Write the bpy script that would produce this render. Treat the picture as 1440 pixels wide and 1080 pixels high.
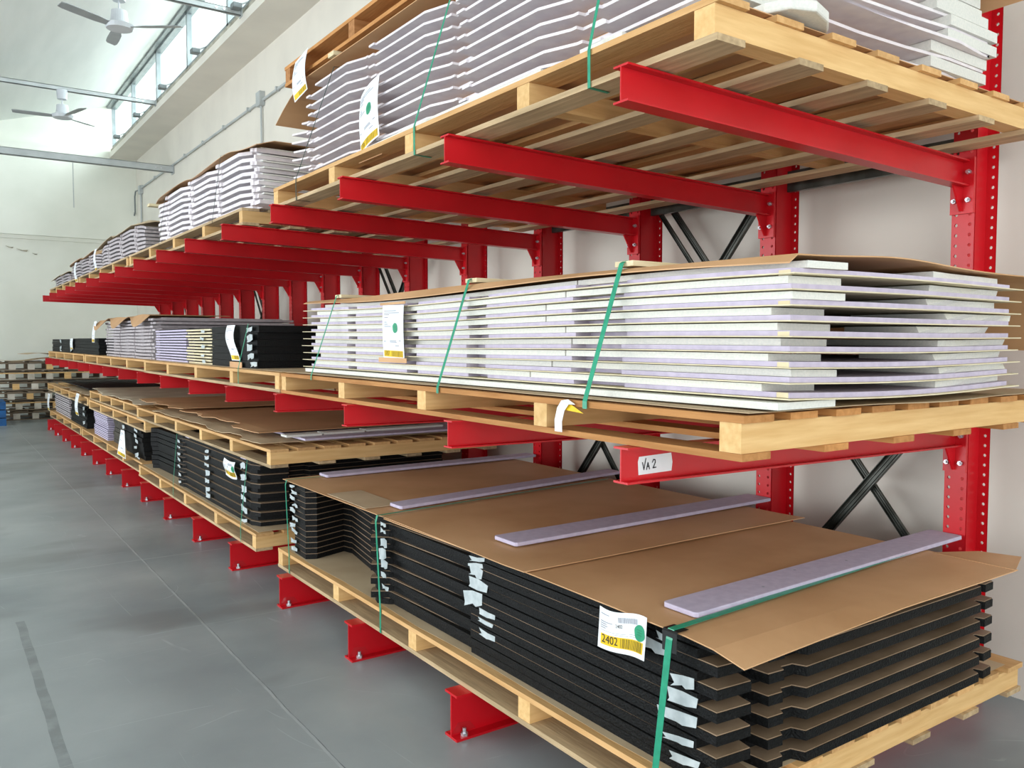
import bpy, bmesh, math, random
from mathutils import Vector, Matrix
random.seed(7)
S = bpy.context.scene
for o in list(bpy.data.objects): bpy.data.objects.remove(o)
COL = S.collection

# ------------------------------------------------------------------ camera
yaw, pit, rol = 0.609248, 0.0516495, 0.0012172
Fv = Vector((math.sin(yaw)*math.cos(pit), math.cos(yaw)*math.cos(pit), -math.sin(pit)))
Rv = Vector((math.cos(yaw), -math.sin(yaw), 0)); Uv = Rv.cross(Fv)
R2 = Rv*math.cos(rol)+Uv*math.sin(rol); U2 = Uv*math.cos(rol)-Rv*math.sin(rol)
cd = bpy.data.cameras.new('camera'); cam = bpy.data.objects.new('camera', cd); COL.objects.link(cam)
m = Matrix.Identity(4)
for i, v in enumerate((R2, U2, -Fv)):
    for j in range(3): m[j][i] = v[j]
m[2][3] = 1.65; cam.matrix_world = m
cd.sensor_width = 36; cd.lens = 36*1170.613/1440; cd.clip_start = .05; cd.clip_end = 200
S.camera = cam
# ------------------------------------------------------------------ world, lights, exposure
S.view_settings.view_transform = 'Standard'; S.view_settings.look = 'None'
S.view_settings.exposure = 0.37; S.view_settings.gamma = 1
S.view_settings.use_curve_mapping = False
try:
    S.cycles.use_denoising = True; S.cycles.max_bounces = 10; S.cycles.diffuse_bounces = 6; S.cycles.sample_clamp_indirect = 6
except Exception: pass
W = bpy.data.worlds.new('sky'); S.world = W; W.use_nodes = True
bg = W.node_tree.nodes['Background']; bg.inputs[0].default_value = (.90, .97, 1, 1); bg.inputs[1].default_value = 1.35
def area(name, loc, rot, sx, sy, power, col):
    l = bpy.data.lights.new(name, 'AREA'); l.shape = 'RECTANGLE'; l.size = sx; l.size_y = sy; l.energy = power; l.color = col
    o = bpy.data.objects.new(name, l); COL.objects.link(o); o.location = loc
    d = Vector(rot).normalized(); o.rotation_euler = d.to_track_quat('-Z', 'Y').to_euler(); return o
# daylight through the big loading door behind and left of the photographer, and through the clerestory
area('daylight_from_loading_door', (-3.0, -5.5, 2.6), (.45, 1, -.08), 6.5, 4.6, 270, (1, .98, .95))
area('added_side_fill', (-8.5, 8.5, 2.3), (1, -.05, .12), 14, 4.2, 900, (.95, .98, 1))  # added fill with no known door, tilted up to brighten the undersides
area('daylight_outside_clerestory', (4.9, 12.5, 7.4), (-1, 0, -.45), 18, 1.8, 1050, (.92, .98, 1))

# ------------------------------------------------------------------ materials
def lin(h):
    h = h.lstrip('#'); r = []
    for i in (0, 2, 4):
        c = int(h[i:i+2], 16)/255; r.append(c/12.92 if c <= .04045 else ((c+.055)/1.055)**2.4)
    return tuple(r)+(1,)
MATS = {}
def mat(name, c1, c2=None, rough=.6, scale=(1, 1, 1), ns=4., lo=.35, hi=.65, metal=0., bump=0., bs=60., rnd=0., spec=.5, coords='Object', detail=4.):
    M = bpy.data.materials.new(name); M.use_nodes = True; N = M.node_tree; n = N.nodes; L = N.links
    b = n['Principled BSDF']; b.inputs['Roughness'].default_value = rough; b.inputs['Metallic'].default_value = metal
    b.inputs['Specular IOR Level'].default_value = spec
    A = lin(c1) if isinstance(c1, str) else c1; B = (lin(c2) if isinstance(c2, str) else c2) if c2 else A
    tc = n.new('ShaderNodeTexCoord'); mp = n.new('ShaderNodeMapping'); mp.inputs['Scale'].default_value = scale
    oi = n.new('ShaderNodeObjectInfo'); sc = n.new('ShaderNodeVectorMath'); sc.operation = 'SCALE'; sc.inputs[3].default_value = 17
    cx = n.new('ShaderNodeCombineXYZ')
    for i in range(3): L.new(oi.outputs['Random'], cx.inputs[i])
    L.new(cx.outputs[0], sc.inputs[0]); L.new(sc.outputs[0], mp.inputs['Location'])
    L.new(tc.outputs[coords], mp.inputs['Vector'])
    nz = n.new('ShaderNodeTexNoise'); nz.inputs['Scale'].default_value = ns; nz.inputs['Detail'].default_value = detail
    L.new(mp.outputs[0], nz.inputs['Vector'])
    rp = n.new('ShaderNodeValToRGB'); rp.color_ramp.elements[0].position = lo; rp.color_ramp.elements[1].position = hi
    rp.color_ramp.elements[0].color = A; rp.color_ramp.elements[1].color = B
    L.new(nz.outputs['Fac'], rp.inputs[0]); out = rp.outputs[0]
    if rnd:
        hs = n.new('ShaderNodeHueSaturation'); mr = n.new('ShaderNodeMapRange')
        mr.inputs[3].default_value = 1-rnd; mr.inputs[4].default_value = 1+rnd*.6
        L.new(oi.outputs['Random'], mr.inputs[0]); L.new(mr.outputs[0], hs.inputs['Value']); L.new(out, hs.inputs['Color']); out = hs.outputs[0]
    L.new(out, b.inputs['Base Color'])
    if bump:
        n2 = n.new('ShaderNodeTexNoise'); n2.inputs['Scale'].default_value = bs; L.new(mp.outputs[0], n2.inputs['Vector'])
        bp = n.new('ShaderNodeBump'); bp.inputs['Strength'].default_value = bump; bp.inputs['Distance'].default_value = .01
        L.new(n2.outputs['Fac'], bp.inputs['Height']); L.new(bp.outputs[0], b.inputs['Normal'])
    MATS[name] = M; return M
RED = mat('red_enamel', '#cb0f1e', '#bd0c1a', rough=.33, ns=3, bump=.03, bs=25)
REDW = mat('red_enamel_scuffed', '#b5111c', '#d8777c', rough=.45, ns=16, lo=.60, hi=.78)
WY = mat('pine_long', '#dcb078', '#c5965c', rough=.72, scale=(9, .7, 9), ns=5, lo=.3, hi=.75, bump=.15, bs=12, rnd=.16)
WX = mat('pine_cross', '#e4be84', '#cfa468', rough=.72, scale=(.7, 9, 9), ns=5, lo=.3, hi=.75, bump=.15, bs=12, rnd=.12)
WYg = mat('pine_weathered', '#c8ae88', '#a18a69', rough=.8, scale=(9, .7, 9), ns=5, lo=.3, hi=.7, bump=.15, bs=12, rnd=.2)
WO = mat('old_orange_pine_long', '#c68d52', '#a87139', rough=.75, scale=(9, .7, 9), ns=5, lo=.3, hi=.75, bump=.15, bs=12, rnd=.15)
WOX = mat('old_orange_pine_cross', '#b98350', '#94602f', rough=.75, scale=(.7, 9, 9), ns=5, lo=.3, hi=.75, bump=.15, bs=12, rnd=.12)
WG = mat('grey_old_wood', '#8b7b66', '#665848', rough=.85, scale=(.7, 9, 9), ns=5, rnd=.3)
WLIT = mat('lit_block_end_wood', '#d9d3c6', '#bdb5a6', rough=.8, ns=6, rnd=.15)  # pale colour stands in for light falling on the front block ends
SLAT = mat('pale_slat_wood', '#e2d5b3', '#cfbf97', rough=.7, scale=(.7, 9, 9), ns=5)
BLUE = mat('blue_painted_wood', '#1c5c98', '#154a7d', rough=.7, ns=5)
CARD = mat('cardboard', '#cfa57b', '#be946a', rough=.58, scale=(1, 1, 1), ns=2.2, rnd=.06, spec=.35)
CARDL = mat('pale_cardboard', '#c9b393', '#b8a080', rough=.75, ns=2.5, rnd=.06)
BLK = mat('black_rubber_board', '#08090a', '#15181a', spec=.22, rough=.6, ns=90, lo=.45, hi=.8, bump=.5, bs=140, rnd=.15, detail=6)
BRN = mat('brown_hardboard', '#978069', '#7d6750', rough=.5, ns=5, rnd=.12)
LIL = mat('lilac_foam', '#c6bed4', '#bab2ca', rough=.75, ns=30, rnd=.05)
LILG = mat('greyed_lilac_foam', '#b9b2b5', '#a8a1a5', rough=.8, ns=22, rnd=.08)
WHT = mat('white_polystyrene', '#e0e0da', '#d6d8d3', rough=.8, ns=120, bump=.1, bs=160, rnd=.04)
PALEF = mat('pale_grey_lilac_foam', '#e6e1e4', '#dad4da', rough=.8, ns=14, rnd=.06)
BEI = mat('beige_backing', '#e0d6b8', '#d3c7a4', rough=.7, ns=12, rnd=.05)
TAPE = mat('white_masking_tape', '#c3cccf', '#aeb9bd', rough=.55, ns=30)
STRAP = mat('green_strap', '#1f8a6b', '#2a9a78', rough=.35, ns=30)
STRAPD = mat('dark_green_strap', '#28443c', '#1e352e', rough=.4, ns=30)
BPL = mat('black_plastic', '#0e1012', rough=.35)
PAP = mat('paper', '#eef1f3', '#e4e9ee', rough=.6, ns=8)
YEL = mat('yellow_print', '#ecc61c', '#e5bd12', rough=.6, ns=8)
INK = mat('ink', '#22252a', rough=.7)
INKY = mat('olive_ink', '#7c6a12', rough=.7)
INKB = mat('faint_ink', '#8e93a2', rough=.7)
GRN = mat('green_sticker', '#138a63', '#1a9a70', rough=.45, ns=40)
GRND = mat('dark_green_print', '#0e6b4d', rough=.5)
STEEL = mat('galvanised_dark_channel', '#5a5d58', '#3a3c36', rough=.35, metal=.6, scale=(1, 1, 1), ns=8)
GREY = mat('grey_painted_steel', '#b4babb', '#a7adae', rough=.45, ns=5)
BOLT = mat('zinc_bolt', '#c9ccd2', rough=.3, metal=.8)
FAN = mat('fan_light_grey', '#c2c7cc', '#b7bcc2', rough=.45, ns=4)
FANB = mat('fan_blade_grey', '#9ba1a3', '#8f9597', rough=.5, ns=4)
FRAME = mat('aluminium_frame', '#868e90', '#767e80', rough=.4, metal=.3, ns=5)
DGREY = mat('dark_grey_box', '#6e7678', rough=.5)
WALL = mat('white_plaster', '#dedad0', '#d5d1c8', rough=.85, ns=1.2, bump=.04, bs=40)
WALLF = mat('far_wall_paint', '#e8eae1', '#dfe2d8', rough=.85, ns=1.0)
PANEL = mat('white_roof_panel', '#e6eae7', '#dde2df', rough=.5, scale=(1, .15, 1), ns=3)
SILL = mat('weathered_sill', '#b9b4a6', '#8e897c', rough=.9, ns=5)

def floor_mat():
    M = bpy.data.materials.new('polished_concrete'); M.use_nodes = True; N = M.node_tree; n = N.nodes; L = N.links
    b = n['Principled BSDF']; tc = n.new('ShaderNodeTexCoord'); sep = n.new('ShaderNodeSeparateXYZ'); L.new(tc.outputs['Object'], sep.inputs[0])
    def noise(s, d=5, sc=(1, 1, 1), rough=.55):
        mp = n.new('ShaderNodeMapping'); mp.inputs['Scale'].default_value = sc; L.new(tc.outputs['Object'], mp.inputs[0])
        z = n.new('ShaderNodeTexNoise'); z.inputs['Scale'].default_value = s; z.inputs['Detail'].default_value = d; z.inputs['Roughness'].default_value = rough
        L.new(mp.outputs[0], z.inputs['Vector']); return z.outputs['Fac']
    def ramp(f, stops):
        r = n.new('ShaderNodeValToRGB'); e = r.color_ramp.elements
        e[0].position, e[0].color = stops[0]; e[1].position, e[1].color = stops[-1]
        for p, c in stops[1:-1]: x = e.new(p); x.color = c
        L.new(f, r.inputs[0]); return r.outputs[0]
    def math_(op, a, c=None):
        x = n.new('ShaderNodeMath'); x.operation = op
        for i, v in enumerate((a, c)):
            if v is None: continue
            if isinstance(v, (int, float)): x.inputs[i].default_value = v
            else: L.new(v, x.inputs[i])
        return x.outputs[0]
    def mix(f, a, c, t='MIX'):
        x = n.new('ShaderNodeMix'); x.data_type = 'RGBA'; x.blend_type = t
        if isinstance(f, (int, float)): x.inputs[0].default_value = f
        else: L.new(f, x.inputs[0])
        for i, v in ((6, a), (7, c)):
            if isinstance(v, tuple): x.inputs[i].default_value = v
            else: L.new(v, x.inputs[i])
        return x.outputs[2]
    base = ramp(noise(.9, 8), [(.32, lin('#798186')), (.5, lin('#929a9f')), (.68, lin('#adb3b5'))])
    blot = ramp(noise(.35, 3), [(.40, lin('#757d81')), (.60, lin('#a6acad'))]); col = mix(.5, base, blot)
    speck = ramp(noise(60, 2), [(.70, (0, 0, 0, 1)), (.78, (1, 1, 1, 1))]); col = mix(math_('MULTIPLY', speck, .35), col, lin('#b4babb'))
    wob = math_('MULTIPLY', math_('SUBTRACT', noise(3, 4), .5), .02)
    brk = ramp(noise(7, 6), [(.30, (.25, .25, .25, 1)), (.55, (1, 1, 1, 1))])
    def line(axis, pos, w, c, k, wobble=True, lo=None, hi=None):
        nonlocal col
        v = sep.outputs[axis]
        if wobble: v = math_('ADD', v, wob)
        d = math_('ABSOLUTE', math_('SUBTRACT', v, pos))
        f = math_('MULTIPLY', math_('MULTIPLY', math_('LESS_THAN', d, w), k), brk)
        if lo is not None:
            o = sep.outputs[1-axis]; f = math_('MULTIPLY', f, math_('MULTIPLY', math_('GREATER_THAN', o, lo), math_('LESS_THAN', o, hi)))
        col = mix(f, col, c)
    line(0, 1.262, .009, lin('#b3babc'), .75); line(0, 1.268, .0025, lin('#4d5457'), .8)
    line(1, 6.68, .008, lin('#aab1b2'), .6, True, -6, 1.9); line(1, 4.93, .006, lin('#a9b3b8'), .45, True, .9, 4)
    line(1, 12.8, .01, lin('#a0a5a4'), .4, True, -6, 1.9)
    # old tyre mark
    line(0, .385, .022, lin('#62686a'), .65, True, 2.0, 5.6)
    # hairline scratches: thin contour bands of stretched noise
    s = noise(.8, 1.5, (.25, 1.6, 1), .45); band = math_('LESS_THAN', math_('ABSOLUTE', math_('SUBTRACT', s, .56)), .0009)
    msk = ramp(noise(2.3, 3), [(.5, (0, 0, 0, 1)), (.6, (1, 1, 1, 1))]); col = mix(math_('MULTIPLY', math_('MULTIPLY', band, msk), .6), col, lin('#b9c0c1'))
    for (sx, sy, off) in ((.9, .12, .47), (.15, 1.0, .52), (.5, .5, .60)):
        s3 = noise(1.9, 1.2, (sx, sy, 1), .4); b3 = math_('LESS_THAN', math_('ABSOLUTE', math_('SUBTRACT', s3, off)), .0012)
        m3 = ramp(noise(1.7+sx, 3), [(.52, (0, 0, 0, 1)), (.62, (1, 1, 1, 1))]); col = mix(math_('MULTIPLY', math_('MULTIPLY', b3, m3), .45), col, lin('#b6bec0'))
    s2 = noise(1.1, 3, (.6, 1, 1), .5); stain = ramp(s2, [(.57, (0, 0, 0, 1)), (.66, (1, 1, 1, 1))]); col = mix(math_('MULTIPLY', stain, .5), col, lin('#6a6d6e'))
    L.new(col, b.inputs['Base Color'])
    rr = n.new('ShaderNodeMapRange'); L.new(noise(1.3, 5), rr.inputs[0]); rr.inputs[3].default_value = .22; rr.inputs[4].default_value = .5
    L.new(rr.outputs[0], b.inputs['Roughness']); b.inputs['Specular IOR Level'].default_value = .45
    return M
FLOOR = floor_mat()
def glass_mat():
    M = bpy.data.materials.new('window_glass'); M.use_nodes = True; n = M.node_tree.nodes; L = M.node_tree.links
    n.remove(n['Principled BSDF']); o = n['Material Output']; t = n.new('ShaderNodeBsdfTransparent'); t.inputs[0].default_value = (.93, .97, .97, 1)
    g = n.new('ShaderNodeBsdfGlossy'); g.inputs['Roughness'].default_value = .05; x = n.new('ShaderNodeMixShader'); x.inputs[0].default_value = .06
    L.new(t.outputs[0], x.inputs[1]); L.new(g.outputs[0], x.inputs[2]); L.new(x.outputs[0], o.inputs[0]); return M
GLASS = glass_mat()

# ------------------------------------------------------------------ helpers
def link(name, me, parent=None, loc=(0, 0, 0)):
    o = bpy.data.objects.new(name, me); COL.objects.link(o); o.location = loc
    if parent is not None: o.parent = parent
    return o
def tag(o, label, cat, group=None, kind=None):
    o['label'] = label; o['category'] = cat
    if group: o['group'] = group
    if kind: o['kind'] = kind
    return o
def thing(name, label, cat, loc=(0, 0, 0), group=None):
    o = bpy.data.objects.new(name, None); o.empty_display_size = .1; COL.objects.link(o); o.location = loc
    return tag(o, label, cat, group)
def struct(o): o['kind'] = 'structure'; return o
class MB:
    def __init__(s): s.v = []; s.f = []; s.m = []
    def add(s, vs, fs, mi=0):
        b = len(s.v); s.v += [tuple(v) for v in vs]; s.f += [tuple(b+i for i in f) for f in fs]; s.m += [mi]*len(fs); return s
    def box(s, x0, x1, y0, y1, z0, z1, mi=0):
        v = [(x, y, z) for z in (z0, z1) for y in (y0, y1) for x in (x0, x1)]
        return s.add(v, [(0, 2, 3, 1), (4, 5, 7, 6), (0, 1, 5, 4), (2, 6, 7, 3), (0, 4, 6, 2), (1, 3, 7, 5)], mi)
    def prism(s, pts, a, b, axis='Z', mi=0):   # polygon (2D) extruded along axis
        if sum(pts[i-1][0]*pts[i][1]-pts[i][0]*pts[i-1][1] for i in range(len(pts))) < 0: pts = pts[::-1]
        def P(p, h): return {'Z': (p[0], p[1], h), 'Y': (p[0], h, p[1]), 'X': (h, p[0], p[1])}[axis]
        n = len(pts); v = [P(p, a) for p in pts]+[P(p, b) for p in pts]
        fl = [tuple(range(n))[::-1], tuple(range(n, 2*n))]+[(i, (i+1) % n, n+(i+1) % n, n+i) for i in range(n)]
        if axis == 'Y': fl = [f[::-1] for f in fl]
        return s.add(v, fl, mi)
    def cyl(s, p0, p1, r0, r1=None, n=12, mi=0, cap=True):
        r1 = r0 if r1 is None else r1; p0 = Vector(p0); p1 = Vector(p1); d = (p1-p0).normalized()
        a = d.orthogonal().normalized(); b = d.cross(a); v = []
        for p, r in ((p0, r0), (p1, r1)):
            for i in range(n): t = 2*math.pi*i/n; v.append(p+a*(r*math.cos(t))+b*(r*math.sin(t)))
        f = [(i, (i+1) % n, n+(i+1) % n, n+i) for i in range(n)]
        if cap: f += [tuple(range(n))[::-1], tuple(range(n, 2*n))]
        return s.add(v, f, mi)
    def tube(s, pts, r, n=8, mi=0):
        for i in range(len(pts)-1): s.cyl(pts[i], pts[i+1], r, r, n, mi)
        return s
    def ribbon(s, pts, w, t, mi=0):            # pts: (point, width direction, normal)
        v = []
        for p, wd, nm in pts:
            p = Vector(p); wd = Vector(wd).normalized()*w/2; nm = Vector(nm).normalized()*t
            v += [p-wd, p+wd, p+wd+nm, p-wd+nm]
        f = []
        for i in range(len(pts)-1):
            b = 4*i
            for j in range(4): f.append((b+j, b+(j+1) % 4, b+4+(j+1) % 4, b+4+j))
        e = 4*(len(pts)-1); f += [(3, 2, 1, 0), (e, e+1, e+2, e+3)]
        return s.add(v, f, mi)
    def mesh(s, name, mats, smooth=False):
        me = bpy.data.meshes.new(name); me.from_pydata(s.v, [], s.f)
        for m_ in (mats if isinstance(mats, (list, tuple)) else [mats]): me.materials.append(m_)
        me.polygons.foreach_set('material_index', s.m); me.validate(); me.update()
        bm = bmesh.new(); bm.from_mesh(me); bmesh.ops.recalc_face_normals(bm, faces=bm.faces[:]); bm.to_mesh(me); bm.free()
        if smooth:
            for p in me.polygons: p.use_smooth = True
        return me
    def obj(s, name, mats, parent=None, loc=(0, 0, 0), smooth=False, bev=0.):
        o = link(name, s.mesh(name, mats, smooth), parent, loc)
        if bev: md = o.modifiers.new('bevel', 'BEVEL'); md.width = bev; md.segments = 2; md.limit_method = 'ANGLE'; md.angle_limit = .7
        return o
ORD = ['topmost', 'second from the top', 'third from the top', 'fourth from the top', 'fifth from the top', 'sixth from the top', 'seventh from the top', 'eighth from the top', 'ninth from the top', 'tenth from the top', 'eleventh from the top', 'twelfth from the top', 'thirteenth from the top', 'fourteenth from the top', 'fifteenth from the top']
def grid(x0, x1, y0, y1, zf, t, nx=10, ny=20, xl=None, yn=None, rows=None):
    """slab with a top surface zf(x,y); xl(y) moves the left edge, yn(x) the near edge"""
    ys = rows or [y0+(y1-y0)*j/ny for j in range(ny+1)]; xs = [x0+(x1-x0)*i/nx for i in range(nx+1)]
    g = MB(); v = []; n1 = len(xs); n2 = len(ys)
    for top in (0, 1):
        for j, y in enumerate(ys):
            for i, x in enumerate(xs):
                X = xl(y) if (i == 0 and xl) else x; Y = y+(yn(x) if (j == 0 and yn) else 0)
                z = zf(X, Y); v.append((X, Y, z if top else z-t))
    f = []; N_ = n1*n2
    for j in range(n2-1):
        for i in range(n1-1):
            a = j*n1+i; f.append((a, a+n1, a+n1+1, a+1)); f.append((N_+a, N_+a+1, N_+a+n1+1, N_+a+n1))
    for i in range(n1-1):
        f.append((i, i+1, N_+i+1, N_+i)); a = (n2-1)*n1+i; f.append((a+1, a, N_+a, N_+a+1))
    for j in range(n2-1):
        a = j*n1; f.append((a+n1, a, N_+a, N_+a+n1)); a += n1-1; f.append((a, a+n1, N_+a+n1, N_+a))
    g.add(v, f); return g

# ------------------------------------------------------------------ the building
ZC = lambda x: 7.09+.30*(x-3.59)
struct(MB().box(-9, 4.3, -6, 21.8, -.1, 0).obj('floor', FLOOR))
b = MB()
b.prism([(-9, ZC(-9)), (4.3, ZC(4.3)), (4.3, ZC(4.3)+.15), (-9, ZC(-9)+.15)], -6, 21.8, 'Y')
struct(b.obj('ceiling', PANEL))
struct(MB().box(4.08, 4.3, -6, 21.8, 0, 5.95).obj('wall_right', WALL))
b = MB(); b.box(-9, 4.3, 21.5, 21.8, 0, 3.9); b.box(-9, 4.3, 21.42, 21.8, 3.9, 3.98); b.box(-9, 4.3, 21.3, 21.8, 3.98, 6.0)
b.prism([(-9, 3.3), (4.3, 6.0), (4.3, ZC(4.3)+.05), (-9, ZC(-9)+.05)], 21.45, 21.8, 'Y'); struct(b.obj('wall_far', WALLF))
# soffit slab under the clerestory, its weathered sill
struct(MB().box(3.52, 4.3, -6, 21.4, 5.86, 5.98).obj('trim_1', WALL))
struct(MB().box(3.56, 3.80, -6, 21.4, 5.98, 6.08).obj('trim_2', SILL))
struct(MB().box(3.50, 3.72, -6, 21.45, 7.02, 7.14).obj('trim_3', FRAME))
mull = [21.3, 19.0, 16.7, 14.45, 12.2, 9.95, 7.7, 5.4, 3.1, .8, -1.5, -3.8, -6]
for i in range(len(mull)-1):
    y1, y0 = mull[i], mull[i+1]; b = MB()
    b.box(3.58, 3.66, y1-.035, y1, 6.08, 7.04); b.box(3.58, 3.66, y0, y0+.035, 6.08, 7.04)
    b.box(3.58, 3.66, y0, y1, 6.08, 6.14); b.box(3.58, 3.66, y0, y1, 6.98, 7.04)
    w = struct(b.obj('window_%d' % (i+1), FRAME))
    MB().box(3.615, 3.621, y0+.03, y1-.03, 6.12, 7.0).obj('pane', GLASS, w)
for i, y in enumerate((19.8, 17.69, 15.5, 13.32, 11.24, 9.0, 6.8)):
    t = thing('window_opener', ['grey window opener box on the sill, farthest from the camera', 'grey window opener box on the sill, second from the far wall', 'grey window opener box on the sill, third from the far wall', 'grey window opener box beside the near fan blade tip', 'grey window opener box just below the nearest roof tie', 'grey window opener box farther along the sill above the near racking', 'nearest grey window opener box on the clerestory sill'][i], 'opener', (3.42, y, 5.98), 'window openers along the clerestory sill')
    MB().box(-.06, .06, -.07, .07, .02, .09).obj('housing', DGREY, t, bev=.01)
    MB().cyl((.05, 0, .09), (.17, 0, .16), .012).obj('actuator_arm', GREY, t)
# ties across the roof
def tie(y, z, x1, w, h, label):
    t = thing('roof_tie', label, 'roof tie', (0, y, z), 'grey steel ties across the hall')
    b = MB(); b.box(-8.6, x1, -w/2, w/2, -h/2, -h/2+.008); b.box(-8.6, x1, -w/2, w/2, h/2-.008, h/2); b.box(-8.6, x1, -.006, .006, -h/2, h/2); b.box(-8.6, x1, -w/2, -w/2+.008, -h/2, h/2)
    b.obj('channel', GREY, t); p = MB(); p.box(x1-.01, x1+.005, -w, w, -h*.7, h*.7); p.obj('end_plate', GREY, t)
    for q in (-.05, .05): MB().cyl((x1-.28+q, -w/2-.01, 0), (x1-.28+q, -w/2, 0), .015).obj('bolt', BOLT, t)
    return t
tie(16.483, 6.0, 3.515, .06, .075, 'grey roof tie that carries the far ceiling fan')
tie(11.356, 6.0, 3.515, .06, .075, 'grey roof tie above the near ceiling fan, ending at the window sill')
tie(17.69, 5.06, 4.07, .10, .13, 'long grey steel beam near the far wall with a hanging rod')
tag(MB().cyl((2.286, 17.69, 5.0), (2.286, 17.69, 4.145), .008).obj('hanging_rod', GREY), 'thin rod hanging from the long grey beam', 'rod')
# fans
def fan(x, y, z, top, rots, label, tilt=0.):
    t = thing('ceiling_fan', label, 'fan', (x, y, z), 'three-bladed ceiling fans')
    MB().cyl((0, 0, -.02), (0, 0, .03), .15, .17, 24).cyl((0, 0, .03), (0, 0, .055), .17, .12, 24).cyl((0, 0, .055), (0, 0, .20), .105, .09, 24).obj('motor_housing', FAN, t, smooth=False)
    MB().cyl((0, 0, .2), (0, 0, top-z-.10), .011, n=8).obj('down_rod', FAN, t)
    MB().cyl((0, 0, top-z-.14), (0, 0, top-z+.02), .075, .09, 20).obj('canopy', FAN, t)
    for a in rots:
        a = math.radians(a); d = Vector((math.cos(a), math.sin(a), 0)); w = Vector((-d.y, d.x, 0)); pts = []
        for r, hw in ((.13, .04), (.22, .05), (.3, .065), (.55, .07), (.7, .065), (.76, .045)):
            pts.append((r, hw))
        v = []; f = []
        for k, (r, hw) in enumerate(pts):
            c = d*r+Vector((0, 0, .005+.03*(r-.13)))
            for s_, zz in ((-1, -.012), (1, .012)):
                for tt in (0, .008): v.append(c+w*(hw*s_)+Vector((0, 0, zz+tt)))
        for k in range(len(pts)-1):
            q = 4*k; f += [(q, q+2, q+6, q+4), (q+1, q+5, q+7, q+3), (q, q+4, q+5, q+1), (q+2, q+3, q+7, q+6)]
        f += [(0, 1, 3, 2), (len(v)-4, len(v)-2, len(v)-1, len(v)-3)]
        MB().add(v, f).obj('blade', FANB, t)
fan(2.02, 11.356, 5.50, 5.96, (205, 88, -32), 'near ceiling fan with three grey blades, hanging below the roof')
fan(1.99, 16.483, 5.52, 5.96, (43, -72, 168), 'far ceiling fan hanging from the roof tie, smaller of the two')
# conduit along the right wall
t = thing('cable_conduit', 'thin grey conduit with junction boxes running along the right wall', 'conduit', (4.05, 12.2, 5.16))
MB().tube([(0, -9, -.02), (0, 8.5, -.03)], .02).tube([(0, 0, 0), (0, 0, -.75)], .016).tube([(0, 8.45, 0), (0, 8.45, -.9)], .02).obj('pipe', GREY, t)
MB().box(-.05, .025, -.09, .09, -.10, .10).obj('junction_box', GREY, t); MB().box(-.05, .025, 8.36, 8.54, -.16, .02).obj('junction_box', GREY, t)
MB().tube([(-.02, 8.5, -.06), (-.03, 8.9, -.04), (-.03, 9.0, -.15), (-.03, 9.0, -.5), (-.03, 9.15, -.6), (-.03, 9.2, -.52)], .016).obj('loose_cable', DGREY, t)
b = MB()
for i in range(14): b.box(-.03, .025, -8.4+i*1.28, -8.36+i*1.28, -.05, .01)
b.obj('pipe_clip', GREY, t)
b = MB()
for (x, z, w, h) in ((1.42, 3.73, .14, .05), (1.62, 3.68, .22, .06), (1.92, 3.6, .10, .03)):
    b.prism([(x, z), (x+w*.5, z-.03), (x+w, z-.02), (x+w*.9, z-h), (x+w*.4, z-h*.7)], 21.47, 21.5, 'Y')
tag(b.obj('paint_flake', mat('flaking_paint', '#b3ab97', '#8f8877', ns=9)), 'patch of flaking paint high on the far wall', 'paint patch')

# ------------------------------------------------------------------ cantilever racking
XT, Y0, PIT = 1.704, 1.880, 1.0355
ZT, ZM, ZB = 2.4704, 1.3269, .194
XC = 3.71
HC = 3.30
def holed(s, x0, x1, ya, yb, z0, z1, pitch, r, mi=0):
    """plate in the YZ plane between x0..x1 with one column of round holes"""
    n = int((z1-z0)/pitch); yc = (ya+yb)/2
    for k in range(n):
        a = z0+k*pitch; c = a+pitch/2; e = a+pitch
        ring = [(yc+r*math.cos(math.radians(22.5+45*i)), c+r*math.sin(math.radians(22.5+45*i))) for i in range(8)]
        out = [(yb, c+(e-c)*.42), (yc+(yb-yc)*.42, e), (yc-(yc-ya)*.42, e), (ya, c+(e-c)*.42), (ya, c-(e-c)*.42), (yc-(yc-ya)*.42, a), (yc+(yb-yc)*.42, a), (yb, c-(e-c)*.42)]
        cor = {0: (yb, e), 2: (ya, e), 4: (ya, a), 6: (yb, a)}
        v = [(x0, *p) for p in ring+out]+[(x1, *p) for p in ring+out]; f = []
        for i in range(8):
            j = (i+1) % 8; f += [(i, j, 8+j, 8+i), (16+i, 24+i, 24+j, 16+j), (i, 16+i, 16+j, j)]
        for i, p in cor.items():
            q = len(v); v += [(x0, *p), (x1, *p)]; j = (i+1) % 8; f += [(8+i, 8+j, q), (24+i, q+1, 24+j)]
        s.add(v, f, mi)
    s.box(x0, x1, ya, yb, z0+n*pitch, z1, mi)
def ibeam_x(x0, x1, h, w, tf=.008, tw=.006, drop=0.):
    """I beam along X, top at z=0 at x0, dropping by `drop` at x1"""
    s = MB()
    for (a, b_, c, d_) in ((-w/2, w/2, -tf, 0), (-w/2, w/2, -h, -h+tf), (-tw/2, tw/2, -h+tf, -tf)):
        s.box(x0, x1, a, b_, c, d_)
    s.v = [(x, y, z-drop*(x-x0)/(x1-x0)) for x, y, z in s.v]; return s
c = MB(); fl = .098
for xa in (0, .192):
    holed(c, xa, xa+.008, -fl/2, -.010, .0, HC, .0445, .0075); holed(c, xa, xa+.008, .010, fl/2, .0, HC, .0445, .0075)
    c.box(xa, xa+.008, -.010, .010, 0, HC)
c.box(.008, .192, -.003, .003, 0, HC)
ME_COL = c.mesh('upright', RED)
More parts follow.
